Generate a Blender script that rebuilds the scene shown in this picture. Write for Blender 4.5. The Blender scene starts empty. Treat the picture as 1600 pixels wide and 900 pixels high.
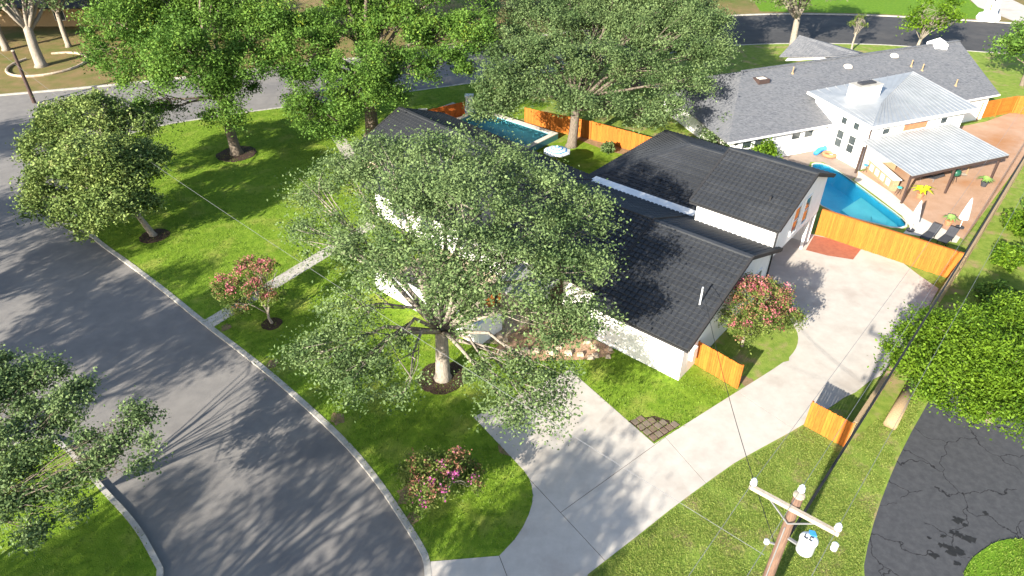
import bpy, bmesh, math, random
import numpy as np
from mathutils import Vector
from mathutils.geometry import tessellate_polygon

R = math.radians
scene = bpy.context.scene
col = scene.collection

# ------------------------------------------------------------------ camera
cam = bpy.data.cameras.new("camera"); cam.sensor_width = 36; cam.lens = 24.0
cam.clip_start = 0.5; cam.clip_end = 1500
camo = bpy.data.objects.new("camera", cam); col.objects.link(camo)
camo.location = (0, 0, 26); camo.rotation_euler = (R(90 - 35.4), 0, 0)
scene.camera = camo

# ------------------------------------------------------------------ light
SUN_EL, SUN_TO = 23.0, 53.0          # elevation; heading the shadows fall towards
world = bpy.data.worlds.new("World"); scene.world = world; world.use_nodes = True
wn = world.node_tree
sky = wn.nodes.new("ShaderNodeTexSky"); sky.sky_type = 'NISHITA'; sky.sun_disc = False
sky.sun_elevation = R(SUN_EL); sky.sun_rotation = R(90 - (SUN_TO + 180))
sky.air_density = 1.0; sky.dust_density = 1.0
bg = wn.nodes["Background"]; bg.inputs[1].default_value = 0.10
wn.links.new(sky.outputs[0], bg.inputs[0])
sun = bpy.data.lights.new("sun", 'SUN'); sun.energy = 5.0; sun.angle = R(0.55); sun.color = (1, 0.93, 0.80)
suno = bpy.data.objects.new("sun", sun); col.objects.link(suno)
d = Vector((math.cos(R(SUN_TO)) * math.cos(R(SUN_EL)), math.sin(R(SUN_TO)) * math.cos(R(SUN_EL)), -math.sin(R(SUN_EL))))
suno.rotation_euler = d.to_track_quat('-Z', 'Y').to_euler(); suno.location = (-30, -40, 40)
vs = scene.view_settings
vs.view_transform = 'Standard'; vs.look = 'None'; vs.gamma = 1; vs.use_curve_mapping = False
vs.exposure = 1.62
scene.render.engine = 'CYCLES'

# ------------------------------------------------------------------ materials
def nt(m):
    m.use_nodes = True
    return m.node_tree, m.node_tree.nodes["Principled BSDF"]

def mat(name, c1, c2=None, scale=2.0, detail=6, rough=0.85, bump=0.0, bscale=None, spec=0.3, metallic=0.0,
        c3=None, scale3=0.3, stretch=None, lo=0.35, hi=0.65):
    """two-tone noise colour, optional large patches of a third colour, optional bump"""
    m = bpy.data.materials.new(name); t, b = nt(m)
    N, L = t.nodes, t.links
    b.inputs["Roughness"].default_value = rough; b.inputs["Metallic"].default_value = metallic
    b.inputs["Specular IOR Level"].default_value = spec
    co = N.new("ShaderNodeTexCoord"); vec = co.outputs["Object"]
    geo = N.new("ShaderNodeNewGeometry"); vec = geo.outputs["Position"]
    if stretch:
        mp = N.new("ShaderNodeMapping"); L.new(vec, mp.inputs[0])
        mp.inputs["Scale"].default_value = stretch[:3]
        if len(stretch) > 3: mp.inputs["Rotation"].default_value = (0, 0, R(stretch[3]))
        vec = mp.outputs[0]
    if c2 is None: c2 = tuple(x * 0.8 for x in c1)
    nz = N.new("ShaderNodeTexNoise"); nz.inputs["Scale"].default_value = scale; nz.inputs["Detail"].default_value = detail
    nz.inputs["Roughness"].default_value = 0.65
    L.new(vec, nz.inputs[0])
    rp = N.new("ShaderNodeValToRGB"); rp.color_ramp.elements[0].position = lo; rp.color_ramp.elements[1].position = hi
    rp.color_ramp.elements[0].color = (*c1, 1); rp.color_ramp.elements[1].color = (*c2, 1)
    L.new(nz.outputs[0], rp.inputs[0]); out = rp.outputs[0]
    if c3:
        n3 = N.new("ShaderNodeTexNoise"); n3.inputs["Scale"].default_value = scale3; n3.inputs["Detail"].default_value = 7
        n3.inputs["Roughness"].default_value = 0.6
        L.new(vec, n3.inputs[0])
        r3 = N.new("ShaderNodeValToRGB"); r3.color_ramp.elements[0].position = 0.52; r3.color_ramp.elements[1].position = 0.68
        r3.color_ramp.elements[0].color = (0, 0, 0, 1); r3.color_ramp.elements[1].color = (1, 1, 1, 1)
        L.new(n3.outputs[0], r3.inputs[0])
        mx = N.new("ShaderNodeMixRGB"); L.new(r3.outputs[0], mx.inputs[0]); L.new(out, mx.inputs[1]); mx.inputs[2].default_value = (*c3, 1)
        out = mx.outputs[0]
    L.new(out, b.inputs["Base Color"])
    if bump:
        nb = N.new("ShaderNodeTexNoise"); nb.inputs["Scale"].default_value = bscale or scale * 4; nb.inputs["Detail"].default_value = 5
        L.new(vec, nb.inputs[0])
        bp = N.new("ShaderNodeBump"); bp.inputs["Strength"].default_value = 1.0; bp.inputs["Distance"].default_value = bump
        L.new(nb.outputs[0], bp.inputs["Height"]); L.new(bp.outputs[0], b.inputs["Normal"])
    return m

def leaf_mat(name, dark, light, odd=None, trans=0.3):
    """leaves: colour by the per-leaf 'tint' attribute, some light let through"""
    m = bpy.data.materials.new(name); t, b = nt(m); N, L = t.nodes, t.links
    at = N.new("ShaderNodeAttribute"); at.attribute_name = "tint"
    rp = N.new("ShaderNodeValToRGB"); e = rp.color_ramp.elements
    e[0].position = 0.1; e[0].color = (*dark, 1); e[1].position = 0.85; e[1].color = (*light, 1)
    if odd:
        k = e.new(0.97); k.color = (*odd, 1)
    L.new(at.outputs["Fac"], rp.inputs[0]); L.new(rp.outputs[0], b.inputs["Base Color"])
    b.inputs["Roughness"].default_value = 0.6; b.inputs["Specular IOR Level"].default_value = 0.18
    tr = N.new("ShaderNodeBsdfTranslucent"); L.new(rp.outputs[0], tr.inputs[0])
    mx = N.new("ShaderNodeMixShader"); mx.inputs[0].default_value = trans
    L.new(b.outputs[0], mx.inputs[1]); L.new(tr.outputs[0], mx.inputs[2])
    L.new(mx.outputs[0], N["Material Output"].inputs[0])
    return m

def crack_mat(name, c1, c2, crack, scale=0.35):
    m = mat(name, c1, c2, scale=3, rough=0.9, bump=0.004, bscale=60)
    t = m.node_tree; N, L = t.nodes, t.links; b = N["Principled BSDF"]
    geo = N.new("ShaderNodeNewGeometry")
    ns = N.new("ShaderNodeTexNoise"); ns.inputs["Scale"].default_value = 0.9; ns.inputs["Detail"].default_value = 5
    L.new(geo.outputs["Position"], ns.inputs[0])
    ad = N.new("ShaderNodeVectorMath"); ad.operation = 'MULTIPLY_ADD'; ad.inputs[1].default_value = (1.6, 1.6, 1.6)
    L.new(ns.outputs[1], ad.inputs[0]); L.new(geo.outputs["Position"], ad.inputs[2])
    vo = N.new("ShaderNodeTexVoronoi"); vo.feature = 'DISTANCE_TO_EDGE'; vo.inputs["Scale"].default_value = scale
    L.new(ad.outputs[0], vo.inputs[0])
    rp = N.new("ShaderNodeValToRGB"); rp.color_ramp.elements[0].position = 0.003; rp.color_ramp.elements[1].position = 0.013
    L.new(vo.outputs["Distance"], rp.inputs[0])
    mask = N.new("ShaderNodeTexNoise"); mask.inputs["Scale"].default_value = 0.35; L.new(geo.outputs["Position"], mask.inputs[0])
    gt = N.new("ShaderNodeMath"); gt.operation = 'LESS_THAN'; gt.inputs[1].default_value = 0.42; L.new(mask.outputs[0], gt.inputs[0])
    mxm = N.new("ShaderNodeMath"); mxm.operation = 'MAXIMUM'; L.new(rp.outputs[0], mxm.inputs[0]); L.new(gt.outputs[0], mxm.inputs[1])
    src = b.inputs["Base Color"].links[0].from_socket
    mx = N.new("ShaderNodeMixRGB"); L.new(mxm.outputs[0], mx.inputs[0]); mx.inputs[1].default_value = (*crack, 1); L.new(src, mx.inputs[2])
    L.new(mx.outputs[0], b.inputs["Base Color"])
    return m

M = {}
M['asphalt'] = mat('asphalt_grey', (.165, .155, .147), (.20, .187, .175), scale=1.2, rough=.92, bump=.006, bscale=50, c3=(.13, .125, .125), scale3=.16)
M['asphalt_new'] = mat('asphalt_dark', (.045, .044, .046), (.06, .058, .058), scale=.8, rough=.9, bump=.005, bscale=40, c3=(.07, .066, .064), scale3=.2)
M['asphalt_lot'] = crack_mat('asphalt_cracked', (.042, .044, .05), (.06, .062, .068), (.008, .008, .01), .42)
M['concrete'] = mat('concrete_pale', (.47, .435, .39), (.41, .375, .335), scale=1.3, rough=.85, bump=.003, bscale=40, c3=(.37, .33, .29), scale3=.35)
M['kerb'] = mat('concrete_kerb', (.42, .40, .36), (.30, .28, .25), scale=2.5, rough=.9, bump=.004, bscale=30)
M['lawn'] = mat('lawn_green', (.10, .18, .014), (.175, .265, .025), scale=2.2, rough=.95, bump=.05, bscale=18, c3=(.24, .28, .05), scale3=.5, spec=.1)
M['yard'] = mat('yard_grass', (.13, .205, .03), (.22, .28, .055), scale=1.8, rough=.95, bump=.04, bscale=22, c3=(.30, .23, .12), scale3=.7, spec=.1)
M['dry'] = mat('dry_grass', (.22, .15, .075), (.13, .13, .04), scale=.5, rough=.95, bump=.05, bscale=12, c3=(.10, .13, .03), scale3=.16, spec=.1)
M['lime_lawn'] = mat('bright_grass', (.08, .17, .012), (.13, .23, .02), scale=2.5, rough=.95, bump=.05, bscale=18, spec=.1)
M['mulch'] = mat('mulch', (.030, .017, .011), (.065, .038, .026), scale=9, rough=.95, bump=.05, bscale=25)
M['dirt'] = mat('bare_dirt', (.42, .27, .185), (.36, .22, .14), scale=.7, rough=.95, bump=.02, bscale=15, c3=(.34, .165, .075), scale3=.16)
M['red_paving'] = mat('red_paving', (.33, .12, .07), (.26, .09, .055), scale=3, rough=.9, bump=.01, bscale=20)
M['roof'] = mat('charcoal_tile', (.027, .030, .036), (.037, .040, .046), scale=9, rough=.7, bump=.003, bscale=60, spec=.3, c3=(.043, .046, .052), scale3=.5)
M['roof_trim'] = mat('charcoal_trim', (.026, .026, .028), (.032, .032, .034), scale=5, rough=.7, spec=.2)
M['shingle'] = mat('grey_shingle', (.07, .076, .09), (.175, .178, .19), scale=3.2, detail=9, rough=.9, bump=.02, bscale=12, stretch=(1, 3.2, 1, -21.5), c3=(.14, .142, .152), scale3=.9)
M['white'] = mat('white_paint', (.80, .79, .77), (.74, .73, .71), scale=1.5, rough=.7, bump=.003, bscale=20)
M['cream'] = mat('cream_brick', (.62, .50, .37), (.52, .41, .30), scale=4, rough=.9, bump=.01, bscale=12)
M['metal_roof'] = mat('galvanised_metal', (.36, .375, .39), (.30, .315, .33), scale=1.2, rough=.5, metallic=.3, c3=(.40, .41, .42), scale3=.4)
M['grey_flat'] = mat('grey_membrane', (.26, .26, .25), (.21, .21, .205), scale=2, rough=.8)
M['glass'] = mat('window_glass', (.025, .035, .04), (.05, .065, .07), scale=.8, rough=.06, spec=.6)
M['cedar'] = mat('cedar_stain', (.46, .145, .018), (.33, .095, .012), scale=3.0, rough=.75, stretch=(9, 9, .7), bump=.004, bscale=8)
M['cedar2'] = mat('cedar_red', (.47, .12, .02), (.36, .085, .012), scale=3.0, rough=.75, stretch=(9, 9, .7), bump=.004, bscale=8)
def per_piece(m_, amt):
    """each board a little lighter or darker"""
    t_ = m_.node_tree; b_ = t_.nodes["Principled BSDF"]; src = b_.inputs["Base Color"].links[0].from_socket
    oi = t_.nodes.new("ShaderNodeObjectInfo"); mr = t_.nodes.new("ShaderNodeMapRange"); mr.inputs[3].default_value = 1-amt; mr.inputs[4].default_value = 1+amt
    t_.links.new(oi.outputs["Random"], mr.inputs[0])
    hs = t_.nodes.new("ShaderNodeHueSaturation"); t_.links.new(mr.outputs[0], hs.inputs["Value"]); t_.links.new(src, hs.inputs["Color"])
    t_.links.new(hs.outputs[0], b_.inputs["Base Color"])
per_piece(M['cedar'], .16); per_piece(M['cedar2'], .16); per_piece(M['roof'], .10)
M['old_wood'] = mat('weathered_wood', (.36, .26, .15), (.24, .17, .10), scale=4, rough=.9, stretch=(4, 4, 1), bump=.01, bscale=10)
M['pole_wood'] = mat('pole_wood', (.19, .115, .08), (.10, .06, .045), scale=5, rough=.85, stretch=(6, 6, .4), bump=.02, bscale=8)
M['arm_wood'] = mat('grey_timber', (.42, .36, .29), (.30, .26, .21), scale=6, rough=.9, bump=.01, bscale=14)
M['bark'] = mat('bark_grey', (.20, .165, .13), (.115, .09, .07), scale=4, rough=.95, stretch=(3, 3, .8), bump=.06, bscale=7)
M['bark_pale'] = mat('bark_pale', (.33, .29, .24), (.20, .17, .14), scale=4, rough=.95, stretch=(3, 3, .8), bump=.04, bscale=7)
M['stone'] = mat('limestone', (.50, .42, .33), (.36, .27, .19), scale=2.5, rough=.9, bump=.03, bscale=8)
M['paver'] = mat('dull_paver', (.20, .155, .12), (.14, .11, .085), scale=5, rough=.9, bump=.01, bscale=14)
M['paver_red'] = mat('reddish_paver', (.19, .135, .10), (.14, .10, .075), scale=5, rough=.9, bump=.01, bscale=14)
M['bare_soil'] = mat('bare_soil', (.26, .17, .10), (.17, .13, .06), scale=3, rough=.95, bump=.03, bscale=15)
M['brown'] = mat('brown_steel', (.055, .035, .03), (.07, .045, .04), scale=4, rough=.6)
M['black'] = mat('black_cable', (.012, .012, .013), (.02, .02, .02), scale=4, rough=.6)
M['cable'] = mat('grey_cable', (.20, .20, .21), (.15, .155, .165), scale=3, rough=.5)
M['porcelain'] = mat('pale_porcelain', (.70, .72, .74), (.62, .65, .68), scale=5, rough=.3, spec=.5)
M['blue'] = mat('blue_vinyl', (.03, .20, .52), (.05, .28, .60), scale=3, rough=.5)
M['teal'] = mat('teal_vinyl', (.05, .46, .40), (.08, .54, .48), scale=3, rough=.5)
M['terracotta'] = mat('terracotta', (.46, .20, .10), (.38, .15, .08), scale=4, rough=.8)
M['charcoal'] = mat('charcoal_fabric', (.035, .037, .045), (.05, .052, .06), scale=6, rough=.85)
M['green_enamel'] = mat('green_enamel', (.012, .07, .045), (.02, .09, .06), scale=3, rough=.35)
M['tile_pool'] = mat('pool_plaster_dark', (.07, .22, .26), (.10, .28, .31), scale=2, rough=.6)
M['plaster'] = mat('pool_plaster_blue', (.03, .40, .60), (.04, .46, .66), scale=1.5, rough=.6)
M['plaster_light'] = mat('pool_shelf', (.16, .68, .70), (.13, .62, .66), scale=1.5, rough=.6)
M['deck'] = mat('brown_deck', (.30, .24, .20), (.25, .195, .16), scale=2, rough=.9)
M['deck_pale'] = mat('pale_deck', (.60, .55, .47), (.54, .49, .42), scale=2, rough=.9)

m = bpy.data.materials.new('pool_water'); t, b = nt(m)
b.inputs["Base Color"].default_value = (.75, .95, 1, 1); b.inputs["Roughness"].default_value = .03
b.inputs["Transmission Weight"].default_value = 1; b.inputs["IOR"].default_value = 1.02
nz = t.nodes.new("ShaderNodeTexNoise"); nz.inputs["Scale"].default_value = 2.5; nz.inputs["Detail"].default_value = 3
bp = t.nodes.new("ShaderNodeBump"); bp.inputs["Distance"].default_value = .03; bp.inputs["Strength"].default_value = .6
g = t.nodes.new("ShaderNodeNewGeometry"); t.links.new(g.outputs["Position"], nz.inputs[0])
t.links.new(nz.outputs[0], bp.inputs["Height"]); t.links.new(bp.outputs[0], b.inputs["Normal"])
M['water'] = m

L_OAK = leaf_mat('leaf_live_oak', (.045, .088, .026), (.172, .24, .092), trans=.25)
L_ELM = leaf_mat('leaf_bright', (.045, .11, .016), (.155, .27, .045), (.22, .26, .03), trans=.28)
L_MAG = leaf_mat('leaf_magnolia', (.055, .10, .02), (.22, .285, .08), (.27, .25, .12), trans=.15)
L_LIME = leaf_mat('leaf_lime', (.045, .105, .006), (.165, .275, .02), trans=.35)
L_CREPE = leaf_mat('leaf_crepe_myrtle', (.06, .11, .02), (.18, .22, .05), trans=.3)
L_PINK = leaf_mat('blossom_pink', (.40, .09, .12), (.58, .20, .24), trans=.3)
L_SALMON = leaf_mat('seedhead_salmon', (.22, .09, .055), (.36, .19, .12), trans=.3)
L_PURPLE = leaf_mat('blossom_magenta', (.36, .05, .22), (.52, .14, .36), trans=.3)
L_GRASS = leaf_mat('grass_blades', (.08, .15, .012), (.19, .27, .04), trans=.25)
L_YGRASS = leaf_mat('yard_grass_blades', (.12, .20, .03), (.30, .34, .08), trans=.25)
L_DRY = leaf_mat('leaf_thin_oak', (.06, .085, .03), (.17, .19, .09), trans=.25)
L_PALM = leaf_mat('leaf_yellow_palm', (.35, .38, .01), (.60, .60, .02), trans=.3)

# ------------------------------------------------------------------ helpers
def tag(o, label=None, cat=None, group=None, kind=None):
    if label: o['label'] = label
    if cat: o['category'] = cat
    if group: o['group'] = group
    if kind: o['kind'] = kind
    return o

def empty(name, loc, label, cat, group=None):
    o = bpy.data.objects.new(name, None); o.location = loc; o.empty_display_size = .3; col.objects.link(o)
    return tag(o, label, cat, group)

def wloc(o):
    v = Vector((0, 0, 0))
    while o is not None:
        v += o.location; o = o.parent
    return v

class MB:
    """collects vertices in world metres and builds one mesh object"""
    def __init__(s): s.v = []; s.f = []
    def add(s, vs, fs):
        n = len(s.v); s.v += [tuple(p) for p in vs]; s.f += [tuple(i + n for i in f) for f in fs]; return s
    def box(s, x0, x1, y0, y1, z0, z1, fr=None):
        p = [(x, y, z) for z in (z0, z1) for x, y in ((x0, y0), (x1, y0), (x1, y1), (x0, y1))]
        if fr: p = [fr(*q) for q in p]
        return s.add(p, [(3, 2, 1, 0), (4, 5, 6, 7), (0, 1, 5, 4), (1, 2, 6, 5), (2, 3, 7, 6), (3, 0, 4, 7)])
    def prism(s, pts, z0, z1, holes=(), cap=True):
        n0 = len(s.v); loops = [list(pts)] + [list(h) for h in holes]
        flat = [p for l in loops for p in l]; n = len(flat)
        tris = tessellate_polygon([[Vector((p[0], p[1], 0)) for p in l] for l in loops])
        top = []
        for a, b_, c in tris:
            A, B, C = flat[a], flat[b_], flat[c]
            if (B[0]-A[0])*(C[1]-A[1]) - (B[1]-A[1])*(C[0]-A[0]) < 0: b_, c = c, b_
            top.append((a, b_, c))
        vs = [(p[0], p[1], z1) for p in flat]
        fs = list(top)
        if z0 is not None:
            vs += [(p[0], p[1], z0) for p in flat]
            k = 0
            for l in loops:
                m_ = len(l)
                for i in range(m_):
                    a, b_ = k + i, k + (i + 1) % m_
                    fs.append((a, b_, b_ + n, a + n))
                k += m_
        return s.add(vs, fs)
    def tube(s, pts, rad, n=6, cap=True):
        pts = [Vector(p) for p in pts]
        if not hasattr(rad, '__len__'): rad = [rad] * len(pts)
        rings = []; up = None; base = len(s.v); vs = []
        for i, p in enumerate(pts):
            t_ = (pts[min(i + 1, len(pts) - 1)] - pts[max(i - 1, 0)]).normalized()
            if up is None: up = t_.orthogonal().normalized()
            up = (up - t_ * up.dot(t_));
            up = up.normalized() if up.length > 1e-6 else t_.orthogonal().normalized()
            sd = t_.cross(up)
            for k in range(n):
                a = 2 * math.pi * k / n
                vs.append(p + (up * math.cos(a) + sd * math.sin(a)) * rad[i])
        fs = []
        for i in range(len(pts) - 1):
            for k in range(n):
                fs.append((i*n+k, i*n+(k+1) % n, (i+1)*n+(k+1) % n, (i+1)*n+k))
        if cap:
            fs.append(tuple(range(n))[::-1]); fs.append(tuple((len(pts)-1)*n + k for k in range(n)))
        return s.add(vs, fs)
    def lathe(s, c, prof, n=12, axis=None):
        vs, fs = [], []
        for r, z in prof:
            for k in range(n):
                a = 2 * math.pi * k / n; vs.append((c[0] + r*math.cos(a), c[1] + r*math.sin(a), c[2] + z))
        for i in range(len(prof) - 1):
            for k in range(n): fs.append((i*n+k, i*n+(k+1) % n, (i+1)*n+(k+1) % n, (i+1)*n+k))
        fs.append(tuple(range(n))[::-1]); fs.append(tuple((len(prof)-1)*n + k for k in range(n)))
        return s.add(vs, fs)
    def build(s, name, m_, parent=None, smooth=False, loc=None):
        if parent is not None: off = wloc(parent)
        else:
            a = np.array(s.v); lo, hi = a.min(0), a.max(0)
            off = Vector(loc) if loc else Vector(((lo[0]+hi[0])/2, (lo[1]+hi[1])/2, lo[2]))
        me = bpy.data.meshes.new(name)
        me.from_pydata([(x-off[0], y-off[1], z-off[2]) for x, y, z in s.v], [], s.f); me.update()
        bm = bmesh.new(); bm.from_mesh(me); bmesh.ops.recalc_face_normals(bm, faces=bm.faces); bm.to_mesh(me); bm.free()
        me.materials.append(M[m_] if isinstance(m_, str) else m_)
        if smooth: me.polygons.foreach_set("use_smooth", [True]*len(me.polygons))
        o = bpy.data.objects.new(name, me); col.objects.link(o)
        if parent is not None: o.parent = parent
        else: o.location = off
        return o

def copy_piece(src, parent, loc, rz=None):
    c = src.copy(); col.objects.link(c); c.parent = parent; c.location = loc
    if rz is not None: c.rotation_euler = (0, 0, rz)
    return c

def sheet(name, pts, z, m_, kind='structure', z0=None, holes=()):
    o = MB().prism(pts, z0, z, holes).build(name, m_); tag(o, kind=kind); return o

def leaves_mesh(name, P, size, mat_, parent, rng, up=0.45, aspect=.55, tint=None, off=(0, 0, 0)):
    """one folded rhombus per point of P"""
    n = len(P)
    nrm = rng.normal(size=(n, 3)); nrm[:, 2] = np.abs(nrm[:, 2]) + up; nrm /= np.linalg.norm(nrm, axis=1)[:, None]
    d1 = rng.normal(size=(n, 3)); d1 -= nrm * (d1*nrm).sum(1)[:, None]; d1 /= np.linalg.norm(d1, axis=1)[:, None]
    d2 = np.cross(nrm, d1)
    s_ = (size * rng.uniform(.45, 1.5, n))[:, None]
    V = np.empty((n, 4, 3))
    V[:, 0] = P - d1*s_*.5; V[:, 2] = P + d1*s_*.5
    V[:, 1] = P + d2*s_*aspect*.5 + nrm*s_*.12; V[:, 3] = P - d2*s_*aspect*.5 + nrm*s_*.12
    V = (V - np.array(off)).reshape(-1, 3).astype(np.float32)
    me = bpy.data.meshes.new(name); me.vertices.add(n*4); me.vertices.foreach_set("co", V.ravel())
    me.loops.add(n*4); me.loops.foreach_set("vertex_index", np.arange(n*4, dtype=np.int32))
    me.polygons.add(n); me.polygons.foreach_set("loop_start", np.arange(0, n*4, 4, dtype=np.int32))
    me.update(); me.validate()
    if tint is None: tint = rng.uniform(0, 1, n)
    at = me.attributes.new("tint", 'FLOAT', 'POINT'); at.data.foreach_set("value", np.repeat(tint, 4).astype(np.float32))
    me.materials.append(mat_)
    o = bpy.data.objects.new(name, me); col.objects.link(o)
    if parent is not None: o.parent = parent
    return o

def tree(name, label, base, crown, rad, n_clump, per, leaf, lm, seed, trunk_h, trunk_r, bark='bark', group=None, cat='tree',
         clump_r=.75, hollow=.55, low=-.55, limbs=7, extra=None, tint_bias=0.0, flower=None, lean=None, lobes=None):
    rng = np.random.default_rng(seed)
    base = np.array(base, float); C = np.array(crown, float); rad = np.array(rad, float)
    root = empty(name, tuple(base), label, cat, group)
    # the crown is a set of uneven lobes, each carried by its own limb; clumps sit on and in the lobes
    if lobes is None:
        lobes = []; nl = limbs*2
        for i in range(nl):
            z_ = 1 - (1-low)*(i+.5)/nl; a_ = i*2.39996 + rng.uniform(-.4, .4); h_ = math.sqrt(max(0, 1-z_*z_))
            q = np.array([h_*math.cos(a_), h_*math.sin(a_), z_]); c_ = C + q*rad*rng.uniform(.5, .82)
            lobes.append((*c_, (rad[0]+rad[1]+rad[2])/3*rng.uniform(.26, .42)))
    LB = np.array(lobes); wgt = LB[:, 3]**2; wgt /= wgt.sum(); pts = []
    while len(pts) < n_clump:
        l_ = LB[rng.choice(len(LB), p=wgt)]
        q = rng.normal(size=3); q /= np.linalg.norm(q)
        if q[2] < -.55: continue
        pts.append(l_[:3] + q*np.array([1.15, 1.15, .75])*l_[3]*rng.uniform(hollow**3, 1.1)**(1/3))
    pts = np.array(pts)
    if extra is not None: pts = np.vstack([pts, np.array(extra)])
    k = len(pts)
    cr = clump_r * rng.uniform(.6, 1.35, k); ct = rng.uniform(.15, .85, k)
    cnt = np.maximum(6, (per * rng.uniform(.45, 1.5, k)).astype(int))
    idx = np.repeat(np.arange(k), cnt)
    g_ = rng.normal(size=(len(idx), 3)) * np.array([.52, .52, .36])
    P = pts[idx] + g_ * cr[idx][:, None]
    tint = np.clip(ct[idx]*.95 - .12 + rng.uniform(0, 1, len(idx))*.3 + tint_bias, 0, 1)
    leaves_mesh('crown', P, leaf, lm, root, rng, tint=tint, off=base)
    # wood
    fork = base + np.array([0, 0, trunk_h]) + ((np.array([lean[0], lean[1], 0])) if lean is not None else (C-base)*np.array([.12, .12, 0]))
    tb = MB(); mid = (base*.5 + fork*.5) + np.array([rng.uniform(-.1, .1), rng.uniform(-.1, .1), 0])
    tb.tube([base - np.array([0, 0, .1]), base + (mid-base)*.15, mid, fork, fork + (C-fork)*.25],
            [trunk_r*1.65, trunk_r*1.15, trunk_r, trunk_r*.9, trunk_r*.6], 10)
    tb.build('trunk', bark, root, True)
    for l_ in LB:
        lb = MB(); end = l_[:3] + np.array([0, 0, l_[3]*.2])
        m1 = fork + (end-fork)*.45 + np.array([0, 0, (end[2]-fork[2])*.12 + .3]) + rng.normal(size=3)*.3
        r0 = trunk_r*(.24 + .14*l_[3]/LB[:, 3].max())*rng.uniform(.8, 1.15)
        lb.tube([fork - np.array([0, 0, .25]), fork + (m1-fork)*.5 + rng.normal(size=3)*.12, m1, m1 + (end-m1)*.5 + rng.normal(size=3)*.25, end],
                [r0*1.25, r0, r0*.8, r0*.5, r0*.15], 6)
        near = np.argsort(np.linalg.norm(pts - end, axis=1))[:24]
        for j in range(7):                                        # branchlets to the lobe's clumps
            s0 = m1 + (end-m1)*rng.uniform(.1, .95); e2 = pts[near[rng.integers(0, len(near))]]
            lb.tube([s0, (s0+e2)/2 + rng.normal(size=3)*.15, e2], [r0*.36, r0*.24, r0*.06], 4)
        lb.build('limb', bark, root, True)
    for fm, fn, fs, fname in (flower or ()):
        order = np.argsort(-(pts[:, 2]-C[2])/rad[2] + rng.uniform(-1.1, 1.1, len(pts)))
        sel = pts[order[:fn]]
        i2 = np.repeat(np.arange(len(sel)), 42)
        FP = sel[i2] + np.array([0, 0, .12]) + rng.normal(size=(len(i2), 3))*.13
        leaves_mesh(fname, FP, fs, fm, root, rng, aspect=.9, off=base)
    return root

def frame(a):
    c, s_ = math.cos(R(a)), math.sin(R(a))
    return lambda u, v, z=0: (u*c - v*s_, u*s_ + v*c, z)
HU = frame(-40.3)       # main house axes
NU = frame(21.5)        # neighbour house axes
def HU2(u, v): return HU(u, v)[:2]
def NU2(u, v): return NU(u, v)[:2]

def fence(name, label, p0, p1, h, m_, group=None, bw=.14, cap=None, post_side=1, posts=True, cat='fence', jitter=.015, z=0.0, rails=True):
    """upright boards, each its own piece, on rails and posts"""
    root = empty(name, (p0[0], p0[1], z), label, cat, group)
    dx, dy = p1[0]-p0[0], p1[1]-p0[1]; Ln = math.hypot(dx, dy); a = math.atan2(dy, dx)
    n = max(2, int(round(Ln/bw))); w = Ln/n
    fr = lambda x, y, zz: (p0[0] + x*math.cos(a) - y*math.sin(a), p0[1] + x*math.sin(a) + y*math.cos(a), zz)
    bd = None; rnd = random.Random(int(Ln*100))
    for i in range(n):
        lx, ly = (i+.5)*w*math.cos(a), (i+.5)*w*math.sin(a)
        if bd is None:
            hw = w/2 - .004
            mb = MB()
            vs = [(-hw, -.01, .03), (hw, -.01, .03), (hw, .01, .03), (-hw, .01, .03), (-hw, -.01, h-.03), (hw, -.01, h-.03), (hw, .01, h-.03), (-hw, .01, h-.03),
                  (-hw+.02, -.01, h), (hw-.02, -.01, h), (hw-.02, .01, h), (-hw+.02, .01, h)]
            fs = [(3, 2, 1, 0), (0, 1, 5, 4), (1, 2, 6, 5), (2, 3, 7, 6), (3, 0, 4, 7), (4, 5, 9, 8), (5, 6, 10, 9), (6, 7, 11, 10), (7, 4, 8, 11), (8, 9, 10, 11)]
            me = bpy.data.meshes.new('board'); me.from_pydata(vs, [], fs); me.materials.append(M[m_]); me.update()
            bd = bpy.data.objects.new('board', me); col.objects.link(bd); bd.parent = root; o = bd
        else:
            o = bd.copy(); col.objects.link(o); o.parent = root
        o.location = (lx - math.sin(a)*rnd.uniform(-.006, .006), ly + math.cos(a)*rnd.uniform(-.006, .006), rnd.uniform(-jitter, jitter)); o.rotation_euler = (0, 0, a)
    s_ = post_side
    if rails:
        for zz in (.3, h*.55, h-.25):
            MB().box(0, Ln, s_*.012 if s_ > 0 else -.052, s_*.052 if s_ > 0 else -.012, z+zz-.04, z+zz+.04, fr).build('rail', m_, root)
    if posts:
        k = max(1, int(round(Ln/2.4)))
        for i in range(k+1):
            x = Ln*i/k
            MB().box(x-.045, x+.045, s_*.054 if s_ > 0 else -.144, s_*.144 if s_ > 0 else -.054, z, z+h-.02, fr).build('post', m_, root)
    if cap:
        MB().box(0, Ln, -.06, .12, z+h+.016, z+h+.05, fr).build('cap_board', cap, root)
    return root

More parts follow.
